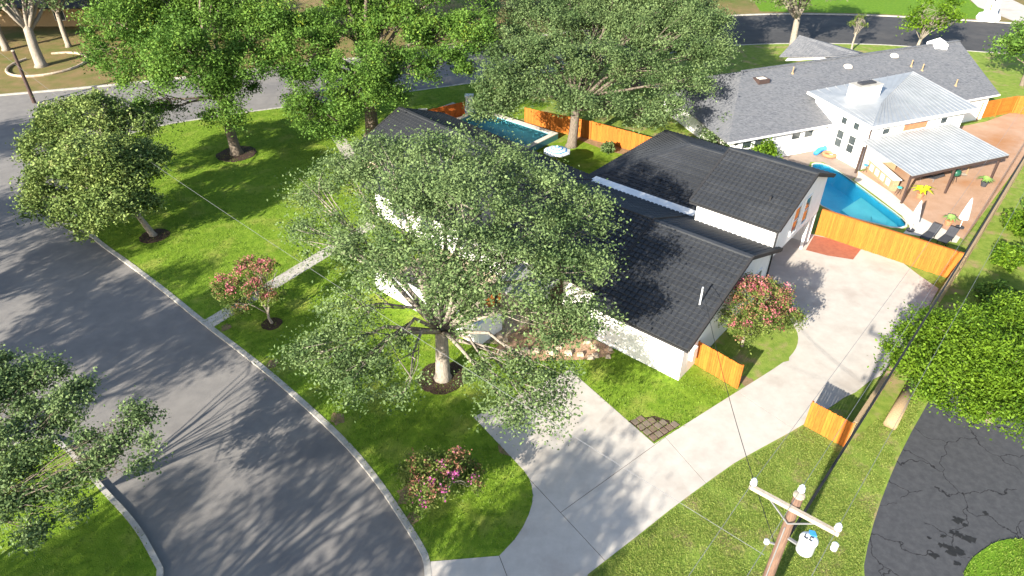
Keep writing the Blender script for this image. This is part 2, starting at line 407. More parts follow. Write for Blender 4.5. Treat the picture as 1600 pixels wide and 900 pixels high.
def window(parent, fr, u, v, z, w, h, face, m_frame='white', mull=1):
    """fr maps local (u,v,z); face: +-'u' or 'v' = outward axis"""
    ax, sg = face[1], (1 if face[0] == '+' else -1)
    def bx(mb, a0, a1, z0, z1, d0, d1):
        lo, hi = sorted((sg*d0, sg*d1))
        if ax == 'u': mb.box(u+lo, u+hi, v+a0, v+a1, z0, z1, fr)
        else: mb.box(u+a0, u+a1, v+lo, v+hi, z0, z1, fr)
    t_ = .07
    mb = MB()
    bx(mb, -w/2-t_, -w/2, z-t_, z+h+t_, .004, .07); bx(mb, w/2, w/2+t_, z-t_, z+h+t_, .004, .07)
    bx(mb, -w/2, w/2, z+h, z+h+t_, .004, .07); bx(mb, -w/2, w/2, z-t_, z, .004, .09)
    wf = mb.build('window', m_frame, parent)
    for i in range(mull+1):
        z0 = z + h*i/(mull+1); z1 = z + h*(i+1)/(mull+1)
        mb = MB(); bx(mb, -w/2+.002, w/2-.002, z0+.02, z1-.02, .006, .02); p = mb.build('pane', 'glass', wf)
    if mull:
        mb = MB(); bx(mb, -w/2+.002, w/2-.002, z+h/2-.019, z+h/2+.019, .006, .05); mb.build('glazing_bar', m_frame, wf)
    return wf

def tiled_slope(parent, E0, E1, R0, R1, name='roof_slope', m_='roof', pitch=.37, tile=.33):
    """E0-E1 eave, R0-R1 ridge (world points). A deck with one tile course per row, scalloped tiles"""
    E0, E1, R0, R1 = map(Vector, (E0, E1, R0, R1))
    n = (E1-E0).cross(R0-E0)
    if n.length < 1e-6: n = (E1-E0).cross(R1-E0)
    n.normalize()
    if n.z < 0: n = -n
    mb = MB(); pts = [E0, E1, R1, R0] if (R1-R0).length > .01 else [E0, E1, R0]
    k = len(pts); dn = n*-.14
    mb.add([p - n*.01 for p in pts] + [p + dn for p in pts], [tuple(range(k)), tuple(range(2*k-1, k-1, -1))] + [(i, i+k, (i+1) % k + k, (i+1) % k) for i in range(k)])
    deck = mb.build(name, 'roof_trim', parent)
    rows = max(2, int(round(((R0+R1)/2 - (E0+E1)/2).length/pitch)))
    dirn = (E1-E0).normalized()
    for r in range(rows):
        t0, t1 = r/rows, min(1, (r+1.12)/rows)
        A, B = E0.lerp(R0, t0), E1.lerp(R1, t0); A1, B1 = E0.lerp(R0, t1), E1.lerp(R1, t1)
        Ln = (B-A).length
        if Ln < .3: continue
        nt_ = max(1, int(round(Ln/tile))); vs, fs = [], []
        sub = 5
        for i in range(nt_*sub+1):
            s_ = i/(nt_*sub); ph = (i % sub)/sub
            hgt = (-.02, .06, .07, .07, .06)[i % sub]
            lo = A.lerp(B, s_); hi = A1.lerp(B1, s_)
            vs += [lo + n*.002, lo + n*(.075+hgt), hi + n*(.012+hgt*.75)]
        for i in range(nt_*sub):
            q = i*3
            fs += [(q, q+3, q+4, q+1), (q+1, q+4, q+5, q+2)]
        MB().add(vs, fs).build('tile_course', m_, deck)
    return deck

def bar(parent, name, p, q, w, h, m_):
    """square-section trim between two points"""
    p, q = Vector(p), Vector(q); t_ = (q-p).normalized(); s_ = t_.cross(Vector((0, 0, 1))).normalized()*w/2; u_ = s_.cross(t_).normalized()*h/2
    vs = [p-s_-u_, p+s_-u_, p+s_+u_, p-s_+u_, q-s_-u_, q+s_-u_, q+s_+u_, q-s_+u_]
    return MB().add(vs, [(3, 2, 1, 0), (4, 5, 6, 7), (0, 1, 5, 4), (1, 2, 6, 5), (2, 3, 7, 6), (3, 0, 4, 7)]).build(name, m_, parent)

def strip(pts, w0, w1):
    """polygon along a polyline from offset w0 to w1 (left positive)"""
    out0, out1 = [], []
    P = [Vector((p[0], p[1])) for p in pts]
    for i, p in enumerate(P):
        t_ = (P[min(i+1, len(P)-1)] - P[max(i-1, 0)]).normalized(); nn = Vector((-t_.y, t_.x))
        out0.append(tuple(p + nn*w0)); out1.append(tuple(p + nn*w1))
    return out0 + out1[::-1]

def smooth_line(pts, it=2):
    for _ in range(it):
        q = [pts[0]]
        for a, b_ in zip(pts[:-1], pts[1:]):
            q += [(a[0]*.75+b_[0]*.25, a[1]*.75+b_[1]*.25), (a[0]*.25+b_[0]*.75, a[1]*.25+b_[1]*.75)]
        pts = q + [pts[-1]]
    return pts

# ------------------------------------------------------------------ ground, streets, lots
KERB = [(-3.0, 8), (-3.3, 14.5), (-3.52, 16.72), (-3.99, 17.57), (-4.85, 18.86), (-6.33, 20.98), (-8.31, 23.35), (-11.28, 26.26), (-14.61, 29.33), (-18.83, 32.86),
        (-22.57, 36.22), (-26.64, 39.65), (-30.34, 42.63), (-33.81, 46.13), (-36.71, 50.16), (-38.39, 54.35), (-38.75, 58.38), (-37.4, 61.77), (-34.67, 64.48),
        (-29, 67.2), (-23.34, 69.56), (-14.83, 72.63), (-4.8, 76.79), (0, 78.79), (12, 84.5), (24.97, 90.46), (33.24, 92.6), (45.78, 92.49), (52, 91.32), (59.15, 89.06), (65.05, 87.5), (80, 83), (140, 66)]
KERB = smooth_line(KERB, 2)
POOL2 = smooth_line([(26.2, 54.6), (26.6, 55.6), (27.6, 55.5), (28.4, 53.6), (29.2, 49.6), (29.9, 46.2), (29.9, 44.8), (28.9, 44.3), (27.0, 45.4), (24.6, 47.2), (24.4, 50), (26.2, 54.6)], 1)[:-1]
sheet('ground', [(-400, -250), (400, -250), (400, 700), (-400, 700)], -.12, 'dry', holes=[POOL2])
sheet('street', [(-130, -30), (10, -30), (10, 92), (-130, 92)], -.115, 'asphalt')
sheet('back_street', [(10.0, 60), (150, 40), (150, 125), (10.0, 112)], -.115, 'asphalt_new')
sheet('terrain_home_block', KERB + [(140, -30), (-2, -30)], 0, 'yard', z0=-.13, holes=[POOL2])
kb = sheet('kerb', strip(KERB, -.14, .14), .03, 'kerb', z0=-.125)
LEFTK = smooth_line([(-13.0, 8), (-14.36, 16.08), (-15.16, 16.96), (-16.27, 18.17), (-17.44, 19.2), (-18.78, 20.24), (-20.9, 22.05), (-22.8, 23.5), (-24.2, 23.7), (-25.4, 22.6), (-27.5, 19.5), (-34, 12), (-60, -16)], 2)
sheet('terrain_opposite_corner', LEFTK + [(-60, -30), (-13, -30)], 0, 'lawn', z0=-.13)
sheet('kerb_opposite_corner', strip(LEFTK, -.12, .12), .03, 'kerb', z0=-.125)
FARK = smooth_line([(-130, 52), (-75, 67.5), (-55.93, 73.03), (-46.44, 75.93), (-39.14, 78.56), (-31.88, 81.6), (-26.34, 83.7), (-16.22, 87.69), (0, 94.5), (18, 103), (36, 108.6), (52.5, 107.9), (63.4, 105.6), (74, 102.6), (150, 80)], 2)
sheet('terrain_far_block', FARK + [(300, 60), (300, 400), (-300, 400), (-300, 0)], 0, 'dry', z0=-.13)
sheet('kerb_far_side', strip(FARK, -.14, .14), .03, 'kerb', z0=-.125)
sheet('lawn_far_side', smooth_line([(38, 109.6), (53, 108.6), (63.4, 106.3), (72.4, 104.2), (73.0, 112.7), (75, 122), (40, 125), (38, 109.6)], 1), .006, 'lime_lawn')
sheet('far_driveway', [(73.3, 104.0), (79.5, 102.2), (81, 117), (90, 140), (84, 140), (74.2, 117), (72.8, 112.4)], .012, 'concrete')
# left street bank: land across the street on the left
LEFT2 = smooth_line([(-130, 45), (-80, 58), (-62, 59), (-52, 52), (-46, 44), (-39, 33), (-36, 20), (-44, 6), (-70, -20)], 2)
sheet('terrain_left_block', LEFT2 + [(-130, -20)], 0, 'lawn', z0=-.13)
# home lawn
LAWN = [p for p in KERB if p[1] > 16.6 and p[0] < -3.4 and p[1] < 78]
LAWN = LAWN + [HU2(-42, 56), HU2(-42, 43), HU2(-26, 41), HU2(-16, 40), HU2(-11, 39), (11.2, 30.0), (12.2, 26.95), (7.07, 23.1), (3.24, 28.63), (-1.99, 25.0), (-1.44, 24.25), (-.9, 23.52), (0, 22.29),
               (.76, 21.28), (.98, 20.39), (.9, 19.4), (.33, 18.04), (-.54, 16.99)]
o = sheet('home_lawn', LAWN, .006, 'lawn')
sheet('back_lawn', [HU2(-36, 43), HU2(-26, 43), HU2(-26, 54), HU2(-33, 54), HU2(-36, 48)], .012, 'lawn')
# driveway of separate slabs
def split(poly, a, b_):
    """cut a polygon by the line a-b with a 24 mm joint"""
    dx, dy = b_[0]-a[0], b_[1]-a[1]; L_ = math.hypot(dx, dy); nx, ny = -dy/L_, dx/L_
    res = []
    for sg in (1, -1):
        out = []
        f = lambda p: sg*((p[0]-a[0])*nx + (p[1]-a[1])*ny) - .012
        for i in range(len(poly)):
            p, q = poly[i], poly[(i+1) % len(poly)]; fp, fq = f(p), f(q)
            if fp >= 0: out.append(p)
            if (fp >= 0) != (fq >= 0):
                s_ = fp/(fp-fq); out.append((p[0]+(q[0]-p[0])*s_, p[1]+(q[1]-p[1])*s_))
        res.append(out)
    return res
CURVE = smooth_line([(-.54, 16.99), (.33, 18.04), (.9, 19.4), (.98, 20.39), (.76, 21.28), (0, 22.29), (-.9, 23.52), (-1.44, 24.25), (-1.99, 25.0)], 1)
DL = smooth_line([(7.07, 23.18), (12.2, 26.89), (14.51, 28.53), (15.76, 29.5), (16.5, 30.3), (17.0, 31.2), (17.25, 32.2), (17.06, 33.83), (16.73, 35.45), (16.2, 36.3)], 1)
DR = smooth_line([(18.59, 26.84), (14.96, 24.47), (11.43, 22.41), (10.47, 21.81), (7.23, 19.4), (5.97, 18.37), (3.15, 16.16)], 1)
body = CURVE[::-1] + [(-3.52, 16.72), (-3.2, 13), (-3, 9), (1.2, 9), (2.4, 13.5)] + DR[::-1] + [(17.1, 27.49)]
j4 = ((15.83, 29.39), (17.9, 26.3))
lower = CURVE + [(3.24, 28.63)] + [p for p in DL if p[0] < 15.83 and p[1] < 29.5] + [j4[0], (17.75, 26.4)] + [p for p in DR if p[0] < 17.6] + [(2.2, 14.5), (1.2, 9), (-3.0, 9), (-3.3, 14.5), (-3.42, 16.72)]
upper = [j4[0]] + [p for p in DL if p[0] > 15.83 or p[1] > 29.5] + [HU2(-15.8, 38.4), HU2(-15.8, 46.4), HU2(-11.1, 47.5), (25.34, 41.84), (27.1, 39.49), (27.48, 38.0), (28.0, 36.5), (25.2, 33.1), (20.6, 28.2), (19.7, 27.7), (18.59, 26.84), (17.75, 26.4)]
pieces = [upper]
def cut_all(polys, a, b_, only=None):
    out = []
    for p in polys:
        if only is not None and not only(p): out.append(p); continue
        for q in split(p, a, b_):
            if len(q) > 2: out.append(q)
    return out
P0 = cut_all([lower], (3.24-.0, 28.63+4.2), (9.9, 19.1), None)          # across the lane where the pad ends
P0 = cut_all(P0, (.93, 20.86), (3.88, 16.81), lambda p: min(q[0] for q in p) < 3)
P0 = cut_all(P0, (2.24, 19.2), (6.61, 22.73), lambda p: 2 < max(q[0] for q in p) < 9.9 and max(q[1] for q in p) > 22)
P0 = cut_all(P0, (-.54, 16.99), (.25, 14.8), lambda p: min(q[0] for q in p) < -1 and min(q[1] for q in p) < 12)
P0 = cut_all(P0, (12.2, 26.89), (14.4, 24.1), lambda p: max(q[0] for q in p) > 12)
drv = MB().prism(lower, -.1, .004).build('driveway', 'mulch'); tag(drv, kind='structure')
for p in P0 + pieces:
    if len(p) > 2: MB().prism(p, -.1, .02).build('slab', 'concrete', drv)
sheet('red_patio', [(20.94, 41.23), (22.2, 40.5), (23.8, 39.98), (25.34, 41.84), HU2(-11.0, 47.4)], .026, 'red_paving')
sheet('front_walk', [(-19.07, 32.99), (-18.28, 32.3), (-13.36, 39.7), (-10.2, 44.6), (-11.0, 45.2), (-14.0, 40.64)], .02, 'concrete', z0=-.05)
sheet('side_path', [(-17.4, 61.8), (-16.3, 62.2), (-13.2, 55.4), (-14.2, 54.7)], .02, 'concrete', z0=-.05)
# cracked lot and grass island on the right
sheet('parking_lot', smooth_line([(22.57, 26.55), (19.42, 23.06), (17.2, 20.28), (15.55, 17.95), (14.44, 16.08), (13, 11), (13, 4), (45, 4), (45, 30), (30, 31)], 1), .010, 'asphalt_lot')
rs = random.Random(5)
for k2 in range(16):
    a_ = rs.uniform(0, 1); cx_, cy_, r_ = 17.6 + a_*3.6 + rs.gauss(0, .35), 16.9 + a_*2.5 + rs.gauss(0, .35), rs.uniform(.06, .34)
    sheet('oil_stain', smooth_line([(cx_ + r_*math.cos(k_*math.pi/8)*rs.uniform(.3, 1.3), cy_ + r_*.8*math.sin(k_*math.pi/8)*rs.uniform(.3, 1.3)) for k_ in range(16)], 1), .014 + k2*.0004, 'black')
for k2, (cx_, cy_, r_) in enumerate(((-4.9, 20.1, .5), (-4.4, 18.9, .3), (-9.0, 24.9, .4), (-13.6, 29.2, .35), (-.2, 22.9, .45), (12.9, 27.7, .4), (-17.4, 32.5, .3))):
    sheet('bare_soil', smooth_line([(cx_ + r_*math.cos(k_*math.pi/7)*rs.uniform(.5, 1.3), cy_ + r_*1.3*math.sin(k_*math.pi/7)*rs.uniform(.5, 1.3)) for k_ in range(14)], 1), .0125, 'bare_soil')
isl = [(18.73, 16.25), (19.3, 16.8), (19.91, 17.17), (20.99, 17.73), (22.18, 17.82), (26, 17), (27, 12), (19, 10), (17.9, 13.5), (18.2, 15.3)]
sheet('grass_island', smooth_line(isl + [isl[0]], 2), .05, 'lime_lawn', z0=0)
# neighbour yard
sheet('dirt_yard', [NU2(46.5, 39.2), NU2(46.6, 33.8), (31.2, 45.8), (33.0, 42.7), (46.12, 56.9), (60, 73), NU2(68, 43.4), NU2(59, 43.4), NU2(58, 39.2)], .008, 'dirt')
sheet('pale_pool_deck', [(29.6, 53.2), (30.0, 54.2), (31.0, 50.1), (31.3, 46.2), (32.9, 43.0), (32.2, 42.2), (29.0, 43.6), (29.95, 44.6), (30.1, 46.2), (29.5, 49.6), (28.9, 52.3)], .016, 'deck_pale')
sheet('brown_pool_deck', [(23.5, 59), (29.0, 59.0), (30.0, 54.3), (29.5, 53.2), (28.8, 52.4), (28.4, 53.9), (27.6, 55.8), (26.5, 55.9), (25.8, 54.6), (24.2, 50), (23.4, 52)], .016, 'deck')
sheet('alley', [(21.5, 26.9), (30.8, 37.6), (43.6, 52.2), (60, 71), (62, 69.5), (46, 50.5), (33, 36), (24, 26)], .009, 'yard')
# bark beds
for nm, c, r, n in (('oak_mulch_ring', (-3.9, 28.0), 1.35, 28), ('elm_mulch_ring', (-25.0, 57.6), 1.75, 28), ('magnolia_mulch_ring', (-26.3, 43.2), 1.05, 24), ('myrtle_mulch_ring', (-14.7, 32.8), .62, 20)):
    rr = random.Random(len(nm))
    sheet(nm, [(c[0]+r*math.cos(2*math.pi*i/n)*rr.uniform(.94, 1.05), c[1]+r*math.sin(2*math.pi*i/n)*rr.uniform(.94, 1.05)) for i in range(n)], .035, 'mulch', z0=0)
sheet('myrtle_bed', smooth_line([(12.3, 27.1), (14.4, 28.65), (15.6, 29.6), (16.8, 31.2), (17.1, 32.2), (16.9, 33.8), (16.3, 35.6), (15.6, 35.6), (11.2, 30.2)], 1), .010, 'yard')

# ------------------------------------------------------------------ main house
hx, hy, _ = HU(-25, 35)
house = empty('ranch_house', (hx, hy, 0), 'white ranch house with charcoal tile roofs in the middle of the lot', 'house')
def hp(u, v, z): return HU(u, v, z)
def gable_walls(u0, u1, v0, v1, vr, ze0, ze1, zr, name='wall', m_='white', z0=0, sk=0):
    """pentagon prism running along u"""
    prof = [(v0, z0), (v1, z0), (v1, ze1), (vr, zr), (v0, ze0)]
    vs = [HU(u0, v, z) for v, z in prof] + [HU(u1, v+sk, z) for v, z in prof]
    fs = [(0, 1, 2, 3, 4), (9, 8, 7, 6, 5)] + [(i, i+5, (i+1) % 5+5, (i+1) % 5) for i in range(5)]
    return MB().add(vs, fs).build(name, m_, house)
def gable_roof(u0, u1, v0, v1, vr, z0, z1, zr, sk=0):
    """sk: how far the right-hand end is turned out of the house axes"""
    A0, A1, B0, B1, R0, R1 = hp(u0, v0, z0), hp(u1, v0+sk, z0), hp(u0, v1, z1), hp(u1, v1+sk, z1), hp(u0, vr, zr), hp(u1, vr+sk, zr)
    up = lambda p, h: (p[0], p[1], p[2]+h)
    tiled_slope(house, A0, A1, R0, R1)
    tiled_slope(house, B1, B0, R1, R0)
    bar(house, 'ridge_cap', up(R0, .08), up(R1, .08), .28, .12, 'roof')
    for e0, e1, r_ in ((A0, B0, R0), (A1, B1, R1)):
        bar(house, 'rake_trim', up(e0, .04), up(r_, .04), .14, .2, 'roof_trim'); bar(house, 'rake_trim', up(e1, .04), up(r_, .04), .14, .2, 'roof_trim')
    bar(house, 'gutter', up(A0, -.08), up(A1, -.08), .14, .12, 'roof_trim')
    bar(house, 'gutter', up(B0, -.08), up(B1, -.08), .14, .12, 'roof_trim')

# right front wing
k = 2.48/6.65
gable_walls(-17.0, -10.95, 27.1, 38.2, 33.41, 2.42, 3.02, 4.9)
gable_roof(-16.9, -10.58, 26.76, 38.63, 33.41, 2.6, 5.08-k*5.22, 5.08)
# long front roof behind the oak
gable_walls(-37.6, -17.0, 28.4, 38.2, 33.5, 2.9, 3.1, 4.95)
gable_roof(-38.0, -17.02, 27.6, 38.4, 33.5, 2.95, 3.25, 5.15)
# left wing
gable_walls(-43.8, -25.6, 32.2, 42.0, 37.2, 2.45, 2.45, 4.3, m_='cream', sk=-1.9)
gable_roof(-44.3, -25.3, 31.8, 42.4, 37.2, 2.5, 2.45, 4.5, sk=-1.95)
# two-storey wing on the right: upper storey over an open carport
gable_walls(-16.3, -10.95, 37.9, 46.2, 42.35, 4.95, 5.2, 6.75, z0=2.55)
gable_roof(-16.61, -10.64, 37.38, 46.56, 42.35, 5.0, 5.28, 6.92)
MB().box(-16.2, -15.9, 38.3, 46.1, 0, 2.55, HU).build('carport_wall', 'white', house)
MB().box(-16.2, -10.97, 46.0, 46.18, 0, 2.55, HU).build('carport_wall', 'white', house)
MB().box(-11.15, -10.97, 44.9, 45.08, 0, 2.55, HU).build('post', 'white', house)
MB().box(-15.88, -15.8, 39.5, 44.5, 0.02, 2.2, HU).build('garage_door', 'grey_flat', house)
# hip roof wing at the back
ze, zr, u0, ua = 2.6, 4.95, -26.4, -20.9
tiled_slope(house, hp(u0, 39.3, ze), hp(-16.35, 39.3, ze), hp(ua, 45.5, zr), hp(-16.35, 45.5, zr))
tiled_slope(house, hp(-16.35, 51.9, ze), hp(u0, 51.9, ze), hp(-16.35, 45.5, zr), hp(ua, 45.5, zr))
tiled_slope(house, hp(u0, 51.9, ze), hp(u0, 39.3, ze), hp(ua, 45.5, zr), hp(ua, 45.5, zr))
for p, q in ((hp(u0, 39.3, ze+.05), hp(ua, 45.5, zr+.06)), (hp(u0, 51.9, ze+.05), hp(ua, 45.5, zr+.06)), (hp(ua, 45.5, zr+.06), hp(-16.35, 45.5, zr+.06))):
    bar(house, 'ridge_cap', p, q, .26, .1, 'roof')
MB().box(-25.9, -16.4, 39.8, 51.4, 0, 2.5, HU).build('wall', 'white', house)
MB().box(-25.4, -16.95, 38.5, 39.75, 2.95, 3.12, HU).build('flat_roof', 'white', house)
# porch roof and courtyard
MB().add([HU(-22.6, 24.6, 2.45), HU(-19.6, 24.9, 2.45), HU(-19.6, 27.55, 2.7), HU(-22.6, 27.55, 2.7), HU(-22.6, 24.6, 2.3), HU(-19.6, 24.9, 2.3), HU(-19.6, 27.55, 2.5), HU(-22.6, 27.55, 2.5)],
         [(0, 1, 2, 3), (7, 6, 5, 4), (0, 4, 5, 1), (1, 5, 6, 2), (2, 6, 7, 3), (3, 7, 4, 0)]).build('porch_roof', 'grey_flat', house)
for u, v in ((-22.4, 24.9), (-19.8, 25.1)):
    MB().box(u-.07, u+.07, v-.07, v+.07, 0, 2.3, HU).build('post', 'black', house)
# doors, windows, pipes
window(house, HU, -10.95, 36.3, 1.1, .9, 1.4, '+u')
window(house, HU, -10.95, 41.2, 3.1, 1.0, 1.9, '+u'); window(house, HU, -10.95, 43.0, 3.1, 1.0, 1.9, '+u')
for u in (-35, -32, -28): window(house, HU, u, 28.4, .9, 1.3, 1.5, '-v')
MB().box(-20.9, -19.9, 28.33, 28.396, 0.02, 2.1, HU).build('front_door', 'brown', house)
for u, v, z in ((-10.9, 38.1, 3.0), (-10.86, 37.95, 4.9)):
    MB().tube([HU(u, v, z), HU(u, v, z-.3), HU(u, v-.05, 0.05 if z < 4 else 3.2)], .05, 6).build('downpipe', 'roof_trim', house)
for u, v, zz in ((-11.5, 29.4, 3.58), ):
    mp = MB(); mp.tube([HU(u, v, zz-.1), HU(u, v, zz+1.25)], .045, 8); mp.build('service_mast', 'porcelain', house)
MB().box(-10.945, -10.75, 28.0, 28.5, .9, 1.7, HU).build('meter_box', 'porcelain', house)
for u, v, z in ((-22.6, 41.6, 3.47), (-20.9, 41.3, 3.36), (-19.8, 41.0, 3.25), (-12.2, 39.2, 5.72), (-33, 38.6, 3.55), (-30, 38.6, 3.45), (-40.5, 34.4, 3.52)):
    MB().lathe(HU(u, v, z-.1), [(.06, 0), (.06, .42), (.085, .43), (.085, .5), (.02, .52)], 8).build('vent_pipe', 'roof_trim', house)

court = MB().box(-30.4, -21.3, 22.1, 22.32, 0, 1.55, HU).build('wall_face', 'white')
court.name = 'courtyard_wall'; tag(court, 'low white courtyard wall half hidden under the big oak', 'wall')
MB().box(-21.52, -21.3, 22.32, 24.2, 0, 1.55, HU).build('return_wall', 'white', court)
MB().box(-30.45, -21.25, 22.04, 22.38, 1.56, 1.62, HU).build('coping', 'white', court)
sheet('courtyard_paving', [HU2(-31, 22.4), HU2(-21.5, 22.4), HU2(-19, 24), HU2(-17.2, 27), HU2(-17.2, 28.3), HU2(-31, 28.3)], .022, 'stone')
# courtyard seat in orange
sx, sy, _ = HU(-23.3, 25.4)
seat = empty('patio_chair', (sx, sy, 0), 'orange lounge chair in the courtyard under the oak branches', 'chair')
MB().box(-23.7, -22.9, 25.0, 25.9, .34, .44, HU).build('seat', 'cedar', seat)
MB().box(-23.7, -22.9, 25.9, 25.98, .36, .95, HU).build('backrest', 'cedar', seat)
for du in (-.36, .36):
    for dv in (-.36, .42): MB().box(-23.3+du-.03, -23.3+du+.03, 25.4+dv-.03, 25.4+dv+.03, 0.022, .34, HU).build('leg', 'brown', seat)
# rocks of the bed beside the courtyard
rb = sheet('rock_bed', smooth_line([(-1.3, 30.0), (0, 29.5), (2.7, 29.4), (5.2, 29.6), (6.2, 30.3), (4.0, 31.9), (2.0, 33.3), (.2, 32.2), (-1.3, 30.0)], 1), .03, 'dirt', z0=0)
rr = np.random.default_rng(4)
for i in range(30):
    a = rr.uniform(0, 1); x = -1.0 + 7.0*a + rr.uniform(-.2, .2); y = 29.75 + (.25*math.sin(a*5)) + (rr.uniform(0, .3) if i % 2 else rr.uniform(.4, 2.0))
    s_ = rr.uniform(.14, .3); bmv = []
    for q in [(-1, -1, 0), (1, -1, 0), (1, 1, 0), (-1, 1, 0), (-.7, -.7, 1), (.7, -.7, 1), (.7, .7, 1), (-.7, .7, 1)]:
        bmv.append((x + q[0]*s_*rr.uniform(.7, 1.1), y + q[1]*s_*.8*rr.uniform(.7, 1.1), .02 + q[2]*s_*rr.uniform(.6, .9)))
    MB().add(bmv, [(3, 2, 1, 0), (4, 5, 6, 7), (0, 1, 5, 4), (1, 2, 6, 5), (2, 3, 7, 6), (3, 0, 4, 7)]).build('rock', 'stone', rb)
# stepping stones at the driveway corner
st = MB().prism([(6.0, 24.75), (7.09, 23.3), (8.7, 24.5), (7.4, 25.1)], -.02, .012).build('paver_patch', 'mulch'); tag(st, kind='structure')
rr = random.Random(3)
for i in range(5):
    for j in range(4):
        a, b_ = (i+.5)/5, (j+.5)/4
        x = 7.07 + (-1.0*b_) + 1.55*a; y = 23.32 + 1.40*b_ + 1.1*a
        if a + b_ > 1.22: continue
        c, s_ = math.cos(R(35+rr.uniform(-5, 5))), math.sin(R(35+rr.uniform(-5, 5))); w, h_ = .155, .17
        MB().prism([(x + p*c - q*s_, y + p*s_ + q*c) for p, q in ((-w, -h_), (w, -h_), (w, h_), (-w, h_))], 0, .04 + rr.uniform(0, .012)).build('paver', rr.choice(['paver', 'paver', 'paver_red']), st)

# ------------------------------------------------------------------ fences and gates
fence('board_fence', 'tall orange cedar fence between the driveway and the blue pool', HU2(-11.0, 47.65), (29.43, 37.5), 2.05, 'cedar', cap='cedar', post_side=1)
fence('board_fence', 'short orange fence panel beside the pink crepe myrtle at the house corner', (10.33, 29.15), (12.2, 27.1), 1.7, 'cedar', cat='fence')
fence('board_gate', 'orange gate panel standing beside the driveway near the utility pole', (14.95, 24.4), (16.42, 22.95), 1.72, 'cedar', cat='gate')
fence('side_fence', 'long weathered fence running along the right edge of the driveway', (16.5, 22.95), (29.55, 37.5), 1.75, 'old_wood', cap='old_wood', bw=.16, post_side=1)
fence('side_fence', 'long weathered fence along the right edge of the dirt yard', (29.7, 37.6), (46.5, 56.9), 1.75, 'old_wood', cap='old_wood', bw=.2, post_side=1)
fence('garden_fence', 'orange fence behind the raised pool under the large oak', (1.25, 64.4), (7.42, 60.9), 1.8, 'cedar', bw=.16, post_side=1)
fence('garden_fence', 'orange fence catching the sun behind the back lawn', (7.5, 60.85), (12.6, 57.0), 1.8, 'cedar', bw=.16, post_side=1)
fence('garden_fence', 'red cedar screen between a stone pillar and a white pillar by the raised pool', (-8.2, 63.9), (-4.75, 66.2), 1.75, 'cedar2', bw=.16, post_side=1)
fence('yard_fence', 'cedar fence with pale posts at the far corner of the dirt yard', (46.7, 65.9), (51.4, 67.7), 1.8, 'cedar', bw=.18, post_side=-1)
fence('yard_fence', 'cedar fence turning back along the street side of the dirt yard', (51.4, 67.7), (55.5, 65.4), 1.8, 'cedar', bw=.18, post_side=-1)
p = MB().box(-4.6, -3.9, 65.9, 66.5, 0, 2.3).build('pillar_shaft', 'white'); p.name = 'garden_pillar'; tag(p, 'white pillar at the right end of the red cedar screen', 'pillar')
MB().box(-4.68, -3.82, 65.82, 66.58, 2.303, 2.42).build('cap', 'white', p)
p = MB().box(-9.0, -8.3, 63.3, 63.95, 0, 1.75).build('pillar_shaft', 'stone'); p.name = 'garden_pillar'; tag(p, 'short stone pillar at the left end of the red cedar screen', 'pillar')
MB().box(-9.08, -8.22, 63.22, 64.03, 1.753, 1.86).build('cap', 'deck_pale', p)

# ------------------------------------------------------------------ raised pool
px_, py_, _ = HU(-41, 47)
pool = empty('raised_pool', (px_, py_, 0), 'raised rectangular pool with white coping behind the dark roof', 'pool')
u0, u1, v0, v1, zc = -46, -36.1, 44.6, 49.3, .62
for a in ((u0, u1, v0, v0+.4), (u0, u1, v1-.55, v1), (u0, u0+.4, v0+.4, v1-.55), (u1-.5, u1, v0+.4, v1-.55)):
    MB().box(*a, 0, zc-.08, HU).build('pool_wall', 'tile_pool', pool)
    MB().box(a[0]-.0, a[1], a[2], a[3], zc-.078, zc, HU).build('coping', 'deck_pale', pool)
MB().box(u0+.41, u1-.51, v0+.41, v1-.56, .01, .05, HU).build('pool_floor', 'tile_pool', pool)
MB().box(u0+.405, u1-.505, v0+.405, v1-.555, zc-.16, zc-.155, HU).build('water', 'water', pool)
MB().box(u0-4, u0-.02, v0-.2, v1, 0, .3, HU).build('deck', 'kerb', pool)

# striped parasol by the pool
ux, uy, _ = HU(-33.0, 43.6)
um = empty('parasol', (3.84, 54.31, 0), 'open white striped parasol beside the back lawn', 'parasol')
n = 8
ring = [(3.84 + 1.2*math.cos(2*math.pi*i/n+.3), 54.31 + 1.2*math.sin(2*math.pi*i/n+.3), 1.75) for i in range(n)]
for i in range(n):
    a, b_ = Vector(ring[i]), Vector(ring[(i+1) % n]); t_ = Vector((3.84, 54.31, 2.2))
    g2 = MB(); g2.add([a, b_, t_, a-Vector((0, 0, .04)), b_-Vector((0, 0, .04)), t_-Vector((0, 0, .04))], [(0, 1, 2), (5, 4, 3), (0, 3, 4, 1), (1, 4, 5, 2), (2, 5, 3, 0)])
    pn = g2.build('canopy_panel', 'white', um)
    for s0 in (.25, .55, .8):
        q = [a.lerp(t_, s0), b_.lerp(t_, s0), b_.lerp(t_, s0+.09), a.lerp(t_, s0+.09)]
        MB().add([x + Vector((0, 0, .012)) for x in q] + [x + Vector((0, 0, .005)) for x in q], [(0, 1, 2, 3), (7, 6, 5, 4), (0, 4, 5, 1), (1, 5, 6, 2), (2, 6, 7, 3), (3, 7, 4, 0)]).build('stripe', 'blue', pn)
MB().tube([(3.84, 54.31, 0), (3.84, 54.31, 2.26)], .03, 8).build('pole', 'white', um)
MB().lathe((3.84, 54.31, .012), [(.3, 0), (.3, .06), (.05, .1)], 14).build('base', 'charcoal', um)

